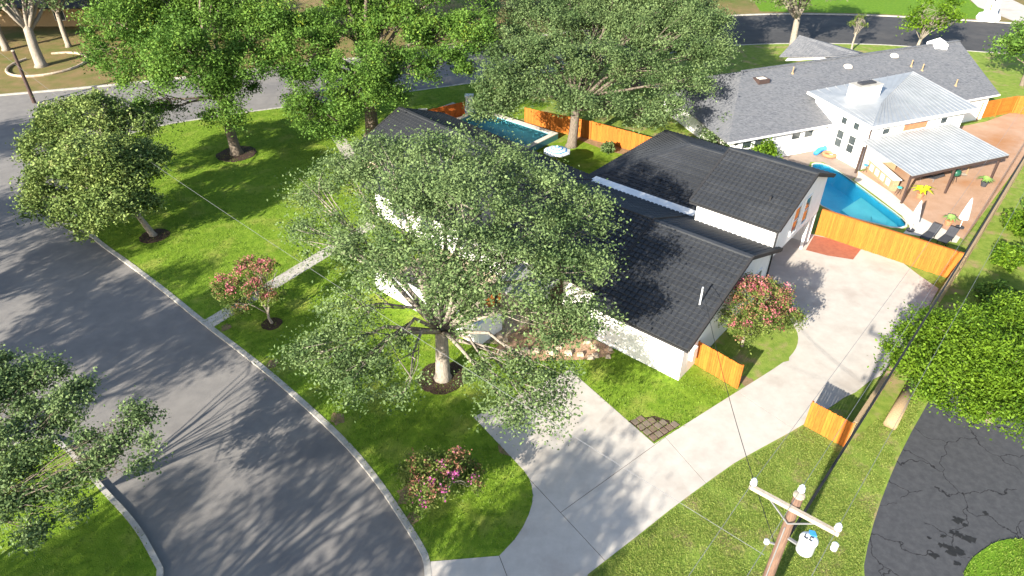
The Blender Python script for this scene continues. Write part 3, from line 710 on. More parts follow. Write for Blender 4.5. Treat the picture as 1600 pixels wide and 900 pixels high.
# ------------------------------------------------------------------ neighbour house
nx_, ny_, _ = NU(53, 50)
nh = empty('neighbour_house', (nx_, ny_, 0), 'long white house with grey shingle roof at the upper right', 'house')
EL, ER, RL, RR = NU(36.7, 43.5, 2.7), NU(68.6, 43.5, 2.7), NU(39.6, 51.0, 5.7), NU(70.4, 51.0, 5.7)
BL, BR = NU(42.6, 58.6, 2.7), NU(72.2, 58.6, 2.7)
def slab_poly(pts, th, name, m_, parent):
    k_ = len(pts); vs = [tuple(p) for p in pts] + [(p[0], p[1], p[2]-th) for p in pts]
    return MB().add(vs, [tuple(range(k_)), tuple(range(2*k_-1, k_-1, -1))] + [(i, i+k_, (i+1) % k_ + k_, (i+1) % k_) for i in range(k_)]).build(name, m_, parent)
RL = NU(43.0, 51.0, 5.7); BL = NU(38.5, 58.6, 2.7)
slab_poly([EL, ER, RR, RL], .16, 'roof_slope', 'shingle', nh); slab_poly([RL, RR, BR, BL], .16, 'roof_slope', 'shingle', nh); slab_poly([BL, EL, RL], .16, 'roof_slope', 'shingle', nh)
bar(nh, 'ridge_cap', Vector(RL)+Vector((0, 0, .03)), Vector(RR)+Vector((0, 0, .03)), .3, .08, 'shingle')
bar(nh, 'gutter', Vector(EL)+Vector((0, 0, -.08)), Vector(ER)+Vector((0, 0, -.08)), .14, .14, 'white')
prof = [(44.1, 0), (58, 0), (58, 2.7), (51, 5.4), (44.1, 2.75)]
vs = [NU(38.3 + (v-44)*.1 + max(0, z-2.75)*1.75, v, z) for v, z in prof] + [NU(68.2 + (v-44)*.2, v, z) for v, z in prof]
MB().add(vs, [(0, 1, 2, 3, 4), (9, 8, 7, 6, 5)] + [(i, i+5, (i+1) % 5+5, (i+1) % 5) for i in range(5)]).build('wall', 'white', nh)
# cross gable on the street slope
slab_poly([NU(55.2, 59.9, 3.3), NU(56.9, 53.5, 4.9), NU(58.4, 52.4, 5.35), NU(57.6, 60.2, 5.25)], .12, 'dormer_slope', 'shingle', nh)
slab_poly([NU(57.6, 60.2, 5.25), NU(58.4, 52.4, 5.35), NU(60.2, 53.5, 4.9), NU(60.2, 59.9, 3.3)], .12, 'dormer_slope', 'shingle', nh)
MB().add([NU(55.6, 59.3, 2.9), NU(59.8, 59.3, 2.9), NU(57.7, 59.3, 5.05), NU(56.6, 55.0, 4.2), NU(59.8, 55.0, 4.2), NU(58.1, 55.0, 5.1)], [(0, 1, 2), (5, 4, 3), (0, 3, 4, 1), (1, 4, 5, 2), (2, 5, 3, 0)]).build('dormer_wall', 'white', nh)
def on_roof(u, v): return 2.7 + (v-43.5)*3.0/7.5
for u, v, kind in ((44.2, 49.6, 'sky'), (48.0, 49.9, 'pipe'), (54.5, 49.7, 'dome'), (55.5, 46.5, 'pipe'), (61.6, 48.6, 'pipe'), (62.4, 47.9, 'pipe'), (60.8, 50.2, 'dome'), (64.5, 45.4, 'pipe')):
    z = on_roof(u, v)
    if kind == 'pipe': MB().lathe(NU(u, v, z-.1), [(.16, 0), (.14, .12), (.06, .2), (.06, .65), (.09, .67), (.02, .75)], 8).build('vent_pipe', 'old_wood', nh)
    elif kind == 'dome': MB().lathe(NU(u, v, z-.05), [(.45, 0), (.42, .15), (.3, .26), (.1, .32)], 14).build('skylight_dome', 'deck_pale', nh)
    else:
        s_ = MB().box(u-.6, u+.6, v-.5, v+.5, z-.15, z+.22, NU).build('skylight', 'brown', nh); MB().box(u-.4, u+.4, v-.3, v+.3, z+.222, z+.25, NU).build('pane', 'deck_pale', s_)
# pale star-shaped ridge vent
mb = MB(); c = Vector(NU(67.3, 50.9, 5.72)); pts = []
for i in range(10):
    r_ = 1.05 if i % 2 == 0 else .62; a = 2*math.pi*i/10 + .3; pts.append((c.x + r_*math.cos(a), c.y + r_*math.sin(a)))
mb.prism(pts, 5.35, 5.85); mb.build('ridge_vent', 'white', nh)
MB().add([(p[0], p[1], 5.853) for p in pts] + [(c.x, c.y, 6.35)], [(i, (i+1) % 10, 10) for i in range(10)] + [tuple(range(9, -1, -1))]).build('ridge_vent_cap', 'white', nh)
for u in (39.2, 40.5, 44.5, 45.9):
    window(nh, NU, u, 44.1, 1.55, .95, .6, '-v', mull=0)
# two-storey addition with metal roof
MB().box(47.9, 58.6, 39.45, 46.2, 0, 4.05, NU).build('addition_wall', 'white', nh)
A, B, C, D = NU(47.3, 38.95, 4.2), NU(59.3, 38.85, 4.2), NU(60.4, 47.3, 4.75), NU(47.4, 46.9, 4.6)
Fp = NU(51.5, 42.3, 4.62)
s1 = slab_poly([A, B, C, Fp], .14, 'metal_slope', 'metal_roof', nh); s2 = slab_poly([A, Fp, C, D], .14, 'metal_slope', 'metal_roof', nh)
def seams(parent, P00, P01, P10, P11, n_, m_='metal_roof', w=.05, h=.05):
    """raised seams running P00->P01 ... P10->P11"""
    for i in range(n_+1):
        s_ = i/n_; a = Vector(P00).lerp(Vector(P10), s_); b_ = Vector(P01).lerp(Vector(P11), s_)
        if (b_-a).length < .2: continue
        bar(parent, 'seam', a + Vector((0, 0, h/2)), b_ + Vector((0, 0, h/2)), w, h, m_)
seams(s1, C, B, Fp, A, 22); seams(s2, C, Fp, D, A, 12)
bar(nh, 'fascia', Vector(A)-Vector((0, 0, .1)), Vector(B)-Vector((0, 0, .1)), .1, .24, 'white'); bar(nh, 'fascia', Vector(D)-Vector((0, 0, .1)), Vector(A)-Vector((0, 0, .1)), .1, .24, 'white')
ch = MB().box(49.7, 52.3, 43.4, 44.6, 4.3, 5.7, NU).build('chimney', 'white', nh); MB().box(49.65, 52.35, 43.35, 44.65, 5.703, 5.8, NU).build('chimney_cap', 'kerb', ch)
MB().box(50.2, 51.8, 43.7, 44.3, 5.803, 5.95, NU).build('chimney_flue', 'charcoal', ch)
for v in (41.0, 42.4):
    window(nh, NU, 47.9, v, 1.0, .75, 1.5, '-u'); window(nh, NU, 47.9, v, 3.1, .6, .6, '-u', mull=0)
window(nh, NU, 49.6, 39.45, 3.05, .8, .5, '-v', mull=0); window(nh, NU, 56.2, 39.45, 3.05, .8, .5, '-v', mull=0)
MB().box(51.6, 54.2, 39.38, 39.446, 3.05, 3.55, NU).build('long_vent_window', 'terracotta', nh)
MB().tube([NU(47.6, 39.2, 4.0), NU(47.75, 39.35, 3.7), NU(47.8, 39.3, .05)], .06, 6).build('downpipe', 'brown', nh)
# patio cover
pcx, pcy, _ = NU(51.5, 36)
pc = empty('patio_cover', (pcx, pcy, 0), 'ribbed metal patio cover on brown posts against the white house', 'patio cover')
a, b_, c, d_ = NU(46.2, 33.2, 2.6), NU(56.6, 33.2, 2.6), NU(57.0, 39.3, 2.95), NU(46.9, 39.3, 2.95)
s_ = slab_poly([a, b_, c, d_], .05, 'roof_sheet', 'metal_roof', pc)
seams(s_, d_, a, c, b_, 26, w=.06, h=.04)
bar(pc, 'beam', Vector(a)-Vector((0, 0, .14)), Vector(b_)-Vector((0, 0, .14)), .1, .2, 'brown')
for u, v in ((46.5, 33.5), (51.2, 33.5), (56.2, 33.5), (47.2, 39.1)):
    MB().box(u-.07, u+.07, v-.07, v+.07, 0.008, 2.44, NU).build('post', 'brown', pc)

# ------------------------------------------------------------------ neighbour pool
p2 = empty('swimming_pool', (27.2, 49.8, 0), 'bright blue in-ground pool behind the orange fence', 'pool')
def inset(poly, d_):
    cx_ = sum(p[0] for p in poly)/len(poly); cy_ = sum(p[1] for p in poly)/len(poly)
    return [(cx_+(x-cx_)*(1-d_), cy_+(y-cy_)*(1-d_)) for x, y in poly]
mb = MB(); n = len(POOL2); inn = inset(POOL2, .02)
mb.add([(x, y, .02) for x, y in POOL2] + [(x, y, -1.3) for x, y in POOL2], [(i, (i+1) % n, (i+1) % n + n, i+n) for i in range(n)]).build('pool_side', 'plaster', p2)
MB().prism(POOL2, None, -1.28).build('pool_floor', 'plaster', p2)
MB().prism([(29.75, 46.0), (29.65, 44.95), (28.9, 44.5), (27.2, 45.4), (26.4, 48.2), (28.9, 50.4)], -1.25, -.55).build('shallow_shelf', 'plaster_light', p2)
MB().prism([(28.9, 45.9), (28.4, 45.2), (27.6, 45.5), (28.0, 46.6)], -.345, -.2).build('pool_step', 'plaster_light', p2)
MB().prism(POOL2, None, -.12).build('water', 'water', p2)
mb = MB(); o2 = inset(POOL2, -.03)
mb.add([(x, y, .03) for x, y in POOL2] + [(x, y, .03) for x, y in o2] + [(x, y, .0) for x, y in o2] + [(x, y, -.1) for x, y in POOL2],
       [(i, (i+1) % n, (i+1) % n+n, i+n) for i in range(n)] + [(i+n, (i+1) % n+n, (i+1) % n+2*n, i+2*n) for i in range(n)] + [(i, i+3*n, (i+1) % n+3*n, (i+1) % n) for i in range(n)]).build('coping', 'deck_pale', p2)

# pool floats on the deck
def ring_float(name, label, c, r_, tr, m_, group=None):
    mb = MB(); nn = 20
    pts = [(c[0]+r_*math.cos(2*math.pi*i/nn), c[1]+r_*math.sin(2*math.pi*i/nn), c[2]+tr) for i in range(nn+1)]
    mb.tube(pts, tr, 8, cap=False); o_ = mb.build(name, m_, None, True); return tag(o_, label, 'pool float', group)
ring_float('ring_float', 'orange inflatable ring lying on the deck against the white wall', (28.6, 57.1, .03), .5, .16, 'terracotta')
o = MB().tube([(27.4, 57.3, .2), (27.9, 57.8, .28), (28.5, 58.1, .3), (28.9, 58.4, .5)], [.2, .26, .26, .15], 8).build('lounge_float', 'blue', None, True); tag(o, 'blue inflatable lounger leaning on an orange ring by the wall', 'pool float')
o = MB().tube([(28.0, 58.6, .12), (28.3, 59.2, .7), (28.5, 59.5, 1.1)], [.2, .22, .12], 8).build('noodle_float', 'teal', None, True); tag(o, 'teal pool float propped against the white house wall', 'pool float')

def closed_umbrella(x, y, label, h=2.5):
    r0 = empty('closed_umbrella', (x, y, 0), label, 'umbrella', 'closed umbrellas beside the pool')
    MB().tube([(x, y, 0), (x, y, h)], .025, 6).build('pole', 'white', r0)
    MB().lathe((x, y, h-1.75), [(.10, 0), (.34, .05), (.26, .6), (.18, 1.1), (.06, 1.66), (.02, 1.74)], 10).build('folded_canopy', 'white', r0)
    MB().lathe((x, y, 0.016), [(.3, 0), (.3, .07), (.06, .1)], 12).build('base', 'charcoal', r0)
closed_umbrella(29.7, 44.0, 'folded white umbrella at the near tip of the blue pool'); closed_umbrella(33.6, 44.4, 'folded white umbrella standing at the edge of the dirt yard')
def lounger(x, y, a, label):
    r0 = empty('lounge_chair', (x, y, 0), label, 'lounger', 'dark loungers by the pool')
    c, s_ = math.cos(R(a)), math.sin(R(a)); fr = lambda p, q, z: (x + p*c - q*s_, y + p*s_ + q*c, z)
    MB().box(-.9, .35, -.32, .32, .30, .38, fr).build('seat', 'charcoal', r0)
    MB().add([fr(.355, -.32, .3), fr(.355, .32, .3), fr(.95, .32, .78), fr(.95, -.32, .78), fr(.355, -.32, .38), fr(.355, .32, .38), fr(.92, .32, .86), fr(.92, -.32, .86)],
             [(3, 2, 1, 0), (4, 5, 6, 7), (0, 1, 5, 4), (1, 2, 6, 5), (2, 3, 7, 6), (3, 0, 4, 7)]).build('backrest', 'charcoal', r0)
    for p in (-.8, .25):
        for q in (-.28, .28): MB().box(*[p-.025, p+.025, q-.025, q+.025, .016, .3], fr).build('leg', 'black', r0)
lounger(30.5, 42.9, 40, 'dark lounger next to the folded umbrella at the pool tip'); lounger(31.5, 42.4, 40, 'dark lounger nearest the corner of the tall orange fence')
# bar counter
bcx, bcy = 31.4, 52.3
bc = empty('outdoor_bar', (bcx, bcy, 0), 'L-shaped outdoor bar with white counter and wooden panels', 'bar')
fr = frame(0); bd_ = (30.9, 55.0), (31.2, 50.3)
MB().prism([(30.75, 54.9), (31.05, 50.3), (31.55, 50.3), (31.25, 54.9)], .016, 1.0).build('counter_base', 'old_wood', bc)
MB().prism([(30.65, 55.0), (30.95, 50.2), (31.65, 50.2), (31.35, 55.0)], 1.003, 1.07).build('counter_top', 'white', bc)
MB().prism([(31.36, 54.95), (31.42, 53.9), (33.4, 54.0), (33.3, 55.05)], .9, 1.06).build('counter_wing', 'white', bc)
MB().prism([(31.4, 54.8), (31.45, 54.1), (33.2, 54.2), (33.1, 54.9)], .01, .898).build('wing_base', 'old_wood', bc)
for i in range(5):
    y = 50.7 + i*.88; x = 31.02 - i*.06
    MB().prism([(x-.03, y), (x, y), (x-.035, y+.55), (x-.065, y+.55)], .25, .8).build('panel', 'deck_pale', bc)
for x, y, m_, lb in ((31.9, 51.6, 'teal', 'teal bar stool on the dirt side of the bar'), (31.35, 49.7, 'teal', 'teal stool at the near end of the bar'), (30.4, 53.9, 'blue', 'blue stool on the pool side of the bar')):
    r0 = empty('bar_stool', (x, y, 0), lb, 'stool', 'stools round the outdoor bar')
    MB().lathe((x, y, .62), [(.17, 0), (.19, .03), (.19, .07), (.1, .09)], 12).build('seat', m_, r0)
    for k_ in range(4):
        a = math.pi/4 + k_*math.pi/2
        MB().tube([(x+.2*math.cos(a), y+.2*math.sin(a), 0.01), (x+.12*math.cos(a), y+.12*math.sin(a), .63)], .018, 5).build('leg', 'brown', r0)
# grill, table, chair
r0 = empty('kettle_grill', (37.0, 51.9, 0), 'dark green covered grill under the patio cover', 'grill')
MB().lathe((37.0, 51.9, .6), [(.1, 0), (.34, .12), (.38, .3), (.34, .5), (.12, .62)], 14).build('kettle', 'green_enamel', r0, True)
for k_ in range(3):
    a = k_*2.1; MB().tube([(37+.3*math.cos(a), 51.9+.3*math.sin(a), 0.01), (37+.15*math.cos(a), 51.9+.15*math.sin(a), .66)], .022, 5).build('leg', 'black', r0)
MB().box(37.42, 37.85, 51.7, 52.1, .75, .79).build('side_shelf', 'arm_wood', r0)
r0 = empty('picnic_table', (38.4, 53.9, 0), 'wooden table beneath the metal patio cover', 'table')
for i in range(5): MB().box(37.6+i*.32, 37.9+i*.32, 53.3, 54.5, .70, .75).build('plank', 'old_wood', r0)
for x in (37.75, 39.0):
    for y in (53.45, 54.35): MB().box(x-.05, x+.05, y-.05, y+.05, 0.01, .70).build('leg', 'old_wood', r0)
r0 = empty('patio_lounge', (35.3, 52.2, 0), 'dark folding lounge chair in the shade of the patio cover', 'chair')
fr = lambda p, q, z: (35.3 + p*.94 + q*.34, 52.2 - p*.34 + q*.94, z)
MB().box(-.9, .2, -.3, .3, .33, .38, fr).build('seat', 'charcoal', r0)
MB().add([fr(.2, -.3, .33), fr(.2, .3, .33), fr(.8, .3, .75), fr(.8, -.3, .75), fr(.2, -.3, .38), fr(.2, .3, .38), fr(.78, .3, .8), fr(.78, -.3, .8)], [(3, 2, 1, 0), (4, 5, 6, 7), (0, 1, 5, 4), (1, 2, 6, 5), (2, 3, 7, 6), (3, 0, 4, 7)]).build('backrest', 'charcoal', r0)
for p_ in (-.8, .15):
    for q_ in (-.26, .26): MB().box(p_-.02, p_+.02, q_-.02, q_+.02, 0.01, .33, fr).build('leg', 'cable', r0)
# potted plants
def fronds(root, x, y, z, n_, ln, m_, rng, up_=.7):
    for i in range(n_):
        a = 2*math.pi*i/n_ + rng.uniform(-.2, .2); l_ = ln*rng.uniform(.8, 1.2); w = .13*ln
        d_ = Vector((math.cos(a), math.sin(a), 0)); s2_ = Vector((-d_.y, d_.x, 0))*w; o0 = Vector((x, y, z))
        c0 = [o0, o0 + d_*l_*.45 + Vector((0, 0, l_*up_*.7)), o0 + d_*l_ + Vector((0, 0, l_*up_*.45))]
        mb = MB(); mb.add([c0[0]-s2_*.3, c0[0]+s2_*.3, c0[1]-s2_, c0[1]+s2_, c0[2], c0[1]+Vector((0, 0, -.03))], [(0, 1, 3, 2), (2, 3, 4), (0, 2, 5), (1, 5, 3)])
        mb.build('frond', m_, root)
M['palm'] = mat('palm_yellow', (.50, .52, .012), (.36, .42, .02), scale=3, rough=.5)
M['agave'] = mat('agave_green', (.12, .22, .05), (.20, .30, .08), scale=3, rough=.6)
rg = np.random.default_rng(8)
def pot_plant(x, y, label, m_, n_, ln, pot='terracotta'):
    r0 = empty('potted_plant', (x, y, 0), label, 'plant')
    MB().lathe((x, y, 0.01), [(.2, 0), (.27, .35), (.3, .36), (.3, .42), (.24, .42)], 12).build('pot', pot, r0)
    fronds(r0, x, y, .4, n_, ln, m_, rg)
pot_plant(32.9, 49.2, 'yellow-green palm in a terracotta pot in front of the patio cover', 'palm', 11, 1.0)
pot_plant(39.2, 51.2, 'spiky green plant in a pot beside the last patio cover post', 'agave', 14, .8, 'charcoal')
pot_plant(32.9, 44.8, 'leafy plant in a pot by the folded umbrella in the dirt yard', 'agave', 12, .7)

# ------------------------------------------------------------------ utility poles and wires
PX, PY = 7.7, 11.7
pole = empty('utility_pole', (PX, PY, 0), 'brown wooden utility pole with crossarm and transformer in the foreground', 'utility pole')
MB().tube([(PX, PY, 0), (PX+.0, PY, 6), (PX, PY, 10.85)], [.19, .165, .13], 14).build('pole_shaft', 'pole_wood', pole, True)
MB().lathe((PX, PY, 10.852), [(.16, 0), (.15, .05), (.05, .08)], 12).build('pole_top', 'arm_wood', pole)
ad_ = Vector((.775, -.63, 0)).normalized(); nd_ = Vector((.63, .775, 0))
c0 = Vector((PX, PY, 10.5)) - nd_*.22
bar(pole, 'crossarm', c0 - ad_*1.22, c0 + ad_*1.22, .11, .13, 'arm_wood')
for s_ in (-1, 1):
    bar(pole, 'brace', c0 + ad_*s_*.62 - Vector((0, 0, .05)) - nd_*.03, Vector((PX, PY, 9.85)) - nd_*.2, .035, .035, 'cable')
INS = []
prof_i = [(.03, -.02), (.05, .04), (.085, .06), (.085, .1), (.055, .13), (.075, .15), (.075, .19), (.04, .22), (.035, .26)]
for s_ in (-1, 1):
    p_ = c0 + ad_*s_*1.14 + Vector((0, 0, .09)); INS.append(p_ + Vector((0, 0, .26)))
    MB().lathe(p_, [(r_*1.15, z*1.1) for r_, z in prof_i], 12).build('insulator', 'porcelain', pole, True)
p_ = Vector((PX, PY, 10.95)) + nd_*.05; INS.append(p_ + Vector((0, 0, .26)))
MB().lathe(p_, [(r_*1.15, z*1.1) for r_, z in prof_i], 12).build('insulator', 'porcelain', pole, True)
tc = Vector((PX, PY, 8.75)) + ad_*.62 + nd_*-.1
can = MB().lathe(tc, [(.2, .3), (.235, .34), (.235, .78), (.25, .8), (.25, .85), (.21, .9), (.08, .94)], 18).build('transformer', 'porcelain', pole, True)
MB().prism([(tc.x+.02, tc.y+.06), (tc.x+.2, tc.y+.02), (tc.x+.2, tc.y+.18), (tc.x+.06, tc.y+.22)], tc.z+.905, tc.z+.955).build('blue_plate', 'blue', can)
def stroke(pts_, z):
    for a, b_ in zip(pts_[:-1], pts_[1:]): bar(can, 'marking', (a[0], a[1], z), (b_[0], b_[1], z), .025, .012, 'black')
ex, ey = ad_, nd_
def tp(a, b_): q = tc + ex*a + ey*b_; return (q.x, q.y)
stroke([tp(-.12, .02), tp(-.12, -.10), tp(-.06, -.12), tp(-.03, -.08)], tc.z+.955); stroke([tp(.1, .02), tp(.02, .02), tp(.02, -.11), tp(.1, -.11)], tc.z+.955)
MB().lathe(tc + ad_*.62 + Vector((0, 0, .95)), [(.04, 0), (.09, .03), (.09, .1), (.06, .14), (.09, .18), (.09, .25), (.03, .3)], 10).build('fuse_cutout', 'porcelain', pole, True)
bar(pole, 'bracket', Vector((PX, PY, 9.1)), tc + Vector((0, 0, .4)), .08, .06, 'cable')
MB().lathe(Vector((PX, PY, 8.5)) - ad_*.35 - nd_*.1, [(.04, 0), (.08, .03), (.08, .14), (.03, .18)], 8).build('spool_insulator', 'porcelain', pole)
bar(pole, 'bracket', Vector((PX, PY, 8.6)), Vector((PX, PY, 8.6)) - ad_*.35 - nd_*.1, .05, .04, 'cable')
MB().tube([(PX-.16, PY-.12, .2), (PX-.15, PY-.12, 6), (PX-.12, PY-.1, 9.6)], .02, 5).build('ground_wire', 'cable', pole)

def wire(name, label, a, b_, sag, r_, m_, group):
    a, b_ = Vector(a), Vector(b_); pts_ = []
    for i in range(25):
        s_ = i/24; q = a.lerp(b_, s_); q.z -= sag*4*s_*(1-s_); pts_.append(q)
    o_ = MB().tube(pts_, r_, 5).build(name, m_); return tag(o_, label, 'wire', group)
far = Vector((.655, .755, 0))*58
for p_, lb in zip(INS, ('thin overhead conductor from the left end of the crossarm', 'thin overhead conductor from the right end of the crossarm', 'overhead conductor from the top of the utility pole')):
    wire('power_line', lb, p_, p_ + far + Vector((0, 0, .3)), 1.0, .007, 'cable', 'conductors on the utility pole')
    wire('power_line', lb + ' towards the lower left', p_, p_ - far*.5, .6, .007, 'cable', 'conductors on the utility pole')
for i, lb in enumerate(('upper black cable running from the pole along the side fence', 'lower black cable running from the pole along the side fence')):
    q = Vector((PX, PY, 9.0 - i*.35)) + nd_*.2 + ad_*.1
    wire('black_cable', lb, q, q + far + Vector((0, 0, -.4)), 1.0, .024, 'black', 'black cables along the side fence')
wire('service_wire', 'pale service cable crossing the front lawn from pole to street', (PX-.3, PY+.1, 8.0), (-57.0, 75.0, 5.8), 1.2, .008, 'cable', None)
wire('service_drop', 'dark service wire from the roof mast down to the utility pole', HU(-11.5, 29.4, 4.8), (PX, PY+.2, 8.3), .5, .013, 'black', None)
p2_ = empty('street_pole', (-50.8, 70.6, 0), 'short dark pole standing at the street corner behind the magnolia', 'utility pole')
MB().tube([(-50.8, 70.6, 0), (-50.8, 70.6, 5.4)], [.2, .15], 10).build('pole_shaft', 'brown', p2_); MB().lathe((-50.8, 70.6, 5.402), [(.17, 0), (.16, .08), (.04, .12)], 10).build('pole_top', 'arm_wood', p2_)

# concrete beam by the lot
o = MB(); o.tube([(21.72, 27.24, .18), (20.5, 25.75, .2), (19.22, 24.25, .2)], [.26, .3, .32], 12); o = o.build('fallen_log', 'old_wood', None, True); tag(o, 'pale log lying between the side fence and the black lot', 'log')

# sign at the far driveway
sg = empty('yard_sign', (69.9, 104.6, 0), 'white rounded sign on a white base beside the far street', 'sign')
mb = MB(); prof_ = [(-.9, .9), (-.95, 2.0), (-.75, 3.2), (-.3, 3.9), (.3, 3.9), (.75, 3.2), (.95, 2.0), (.9, .9)]
vs = [(69.9+x, 104.5, z) for x, z in prof_] + [(69.9+x, 104.8, z) for x, z in prof_]; k_ = len(prof_)
mb.add(vs, [tuple(range(k_)), tuple(range(2*k_-1, k_-1, -1))] + [(i, i+k_, (i+1) % k_+k_, (i+1) % k_) for i in range(k_)]).build('panel', 'white', sg)
MB().lathe((69.9, 104.65, 0), [(1.5, 0), (1.6, .3), (1.4, .8), (.9, .95)], 16).build('base', 'white', sg)
MB().box(69.75, 69.98, 104.44, 104.498, 2.6, 3.2).build('marking', 'charcoal', sg); MB().box(69.5, 69.7, 104.44, 104.498, 1.3, 2.2).build('marking', 'terracotta', sg)

# far house at the upper left
fh = empty('far_house', (-62, 106, 0), 'dark roofed house behind bare trunks at the upper left corner', 'house')
MB().box(-84, -44, 101, 112, 0, 2.7).build('wall', 'old_wood', fh)
slab_poly([(-85, 100, 2.75), (-43, 100, 2.75), (-47, 106.5, 5.4), (-81, 106.5, 5.4)], .15, 'roof_slope', 'asphalt_new', fh); slab_poly([(-43, 113, 2.75), (-85, 113, 2.75), (-81, 106.5, 5.4), (-47, 106.5, 5.4)], .15, 'roof_slope', 'asphalt_new', fh)
for x in (-70, -64, -58, -52): window(fh, frame(0), x, 101, .9, 1.4, 1.3, '-v', mull=0)

# ------------------------------------------------------------------ trees
OAK = [(-9.68, 35.93, 8.0, 1.9), (-10.31, 31.48, 7.0, 1.7), (-7.24, 35.49, 9.3, 1.9), (-3.83, 34.24, 10.0, 2.0), (-1.21, 33.87, 9.8, 1.9), (1.52, 32.07, 9.0, 2.0), (3.55, 31.46, 8.0, 1.7), (2.94, 27.37, 7.5, 1.7), (3.49, 25.52, 6.0, 1.3), (1.67, 25.52, 6.0, 1.5), (-0.88, 23.26, 4.8, 1.2), (1.12, 21.42, 4.4, 1.2), (-0.14, 21.43, 4.2, 1.0), (1.46, 23.05, 4.6, 1.2), (-6.99, 23.05, 4.8, 1.3), (-8.9, 23.92, 5.0, 1.4), (-7.42, 25.63, 6.3, 1.5), (-6.02, 24.59, 5.2, 1.1), (-4.71, 26.04, 8.4, 2.0), (-2.36, 26.46, 9.0, 2.1), (0.0, 26.3, 8.4, 1.9), (-5.68, 29.36, 9.2, 2.1), (-2.48, 29.2, 10.0, 2.2), (0.78, 28.53, 8.6, 2.0), (-11.94, 36.27, 7.2, 1.2), (-4.66, 22.63, 4.2, 0.8), (-1.33, 24.76, 6.6, 1.2), (-7.59, 28.6, 8.0, 1.6), (-4.57, 31.26, 9.8, 1.8), (-2.87, 24.83, 8.0, 1.3)]
T2 = [(-32.48, 58.0, 11.13, 2.3), (-29.96, 60.0, 10.09, 2.8), (-25.76, 61.0, 10.89, 3.0), (-21.63, 60.0, 9.56, 2.8), (-25.78, 55.0, 8.42, 2.4), (-23.84, 57.0, 6.43, 2.0), (-29.92, 56.0, 8.1, 2.2), (-20.55, 61.0, 10.89, 2.2), (-24.12, 55.0, 4.67, 1.4), (-30.03, 55.0, 5.5, 1.0), (-28.9, 55.5, 4.59, 1.1), (-28.57, 63.0, 11.47, 2.8), (-33.3, 57.0, 8.84, 1.6), (-22.0, 57.0, 8.58, 2.0), (-30.95, 62.0, 13.24, 2.8), (-24.03, 63.0, 14.06, 3.0), (-26.13, 60.0, 16.05, 2.6), (-25.76, 54.0, 10.72, 2.0)]
T3 = [(-18.07, 60.0, 9.56, 2.4), (-15.36, 63.0, 9.85, 3.0), (-10.13, 62.0, 9.56, 3.0), (-5.66, 62.0, 9.01, 2.8), (-12.82, 57.0, 7.78, 2.6), (-8.72, 58.0, 7.19, 2.4), (-16.45, 58.0, 6.64, 2.2), (-17.27, 57.0, 3.6, 1.5), (-15.48, 57.0, 2.55, 1.1), (-10.89, 57.0, 5.87, 1.6), (-5.89, 60.0, 7.1, 2.0), (-3.65, 62.0, 9.83, 2.0), (-17.31, 58.0, 8.0, 2.0), (-12.65, 65.0, 11.55, 2.8), (-14.28, 57.0, 5.03, 1.5), (-18.29, 57.0, 4.75, 1.3), (-15.29, 63.0, 14.06, 3.0), (-8.88, 64.0, 13.87, 3.0), (-11.53, 62.0, 16.67, 3.0), (-5.63, 64.0, 12.3, 2.6)]
T4 = [(-1.42, 62.0, 8.46, 2.3), (-0.81, 57.0, 6.97, 2.0), (-1.7, 55.0, 5.5, 1.5), (2.98, 66.0, 9.08, 2.8), (3.35, 60.0, 7.66, 2.6), (1.87, 56.0, 6.23, 1.7), (8.0, 68.0, 8.27, 3.0), (7.83, 60.0, 7.38, 2.6), (5.57, 55.0, 5.77, 1.5), (11.98, 66.0, 8.5, 2.8), (11.65, 59.0, 6.86, 2.4), (10.78, 54.0, 5.16, 1.5), (15.07, 63.0, 7.89, 2.6), (14.88, 58.0, 6.08, 2.0), (12.86, 54.0, 5.33, 1.4), (8.24, 55.0, 5.5, 1.5), (17.29, 66.0, 9.08, 2.6), (0.83, 60.0, 8.21, 2.2), (5.6, 70.0, 9.85, 2.6), (18.06, 62.0, 7.62, 1.6), (10.83, 72.0, 9.99, 2.8), (0.0, 68.0, 10.03, 2.4), (15.56, 70.0, 9.85, 2.6)]
MAG = [(-34.7, 47.73, 5.0, 1.68), (-34.47, 50.24, 6.0, 1.92), (-31.03, 48.99, 7.0, 2.04), (-28.96, 48.98, 6.0, 1.8), (-26.77, 46.03, 5.0, 1.56), (-31.83, 43.41, 4.5, 1.8), (-28.57, 43.32, 6.0, 2.28), (-26.73, 43.39, 5.0, 1.8), (-29.41, 40.62, 3.5, 1.44), (-26.85, 40.6, 4.0, 1.68), (-32.21, 41.7, 3.4, 1.32), (-25.79, 41.79, 3.6, 1.2), (-28.56, 40.46, 2.6, 1.08)]
LIME = [(19.27, 25.05, 4.0, 1.0), (20.7, 26.41, 4.5, 1.1), (20.1, 23.48, 4.6, 1.2), (22.39, 25.79, 5.0, 1.3), (22.04, 23.04, 5.0, 1.4), (24.86, 26.8, 5.0, 1.2), (20.17, 22.22, 4.2, 1.0), (21.34, 21.33, 4.3, 1.1), (22.73, 21.91, 4.5, 1.3), (19.06, 23.69, 3.6, 0.7), (24.9, 24.83, 5.0, 1.4), (21.79, 23.9, 5.4, 1.3)]
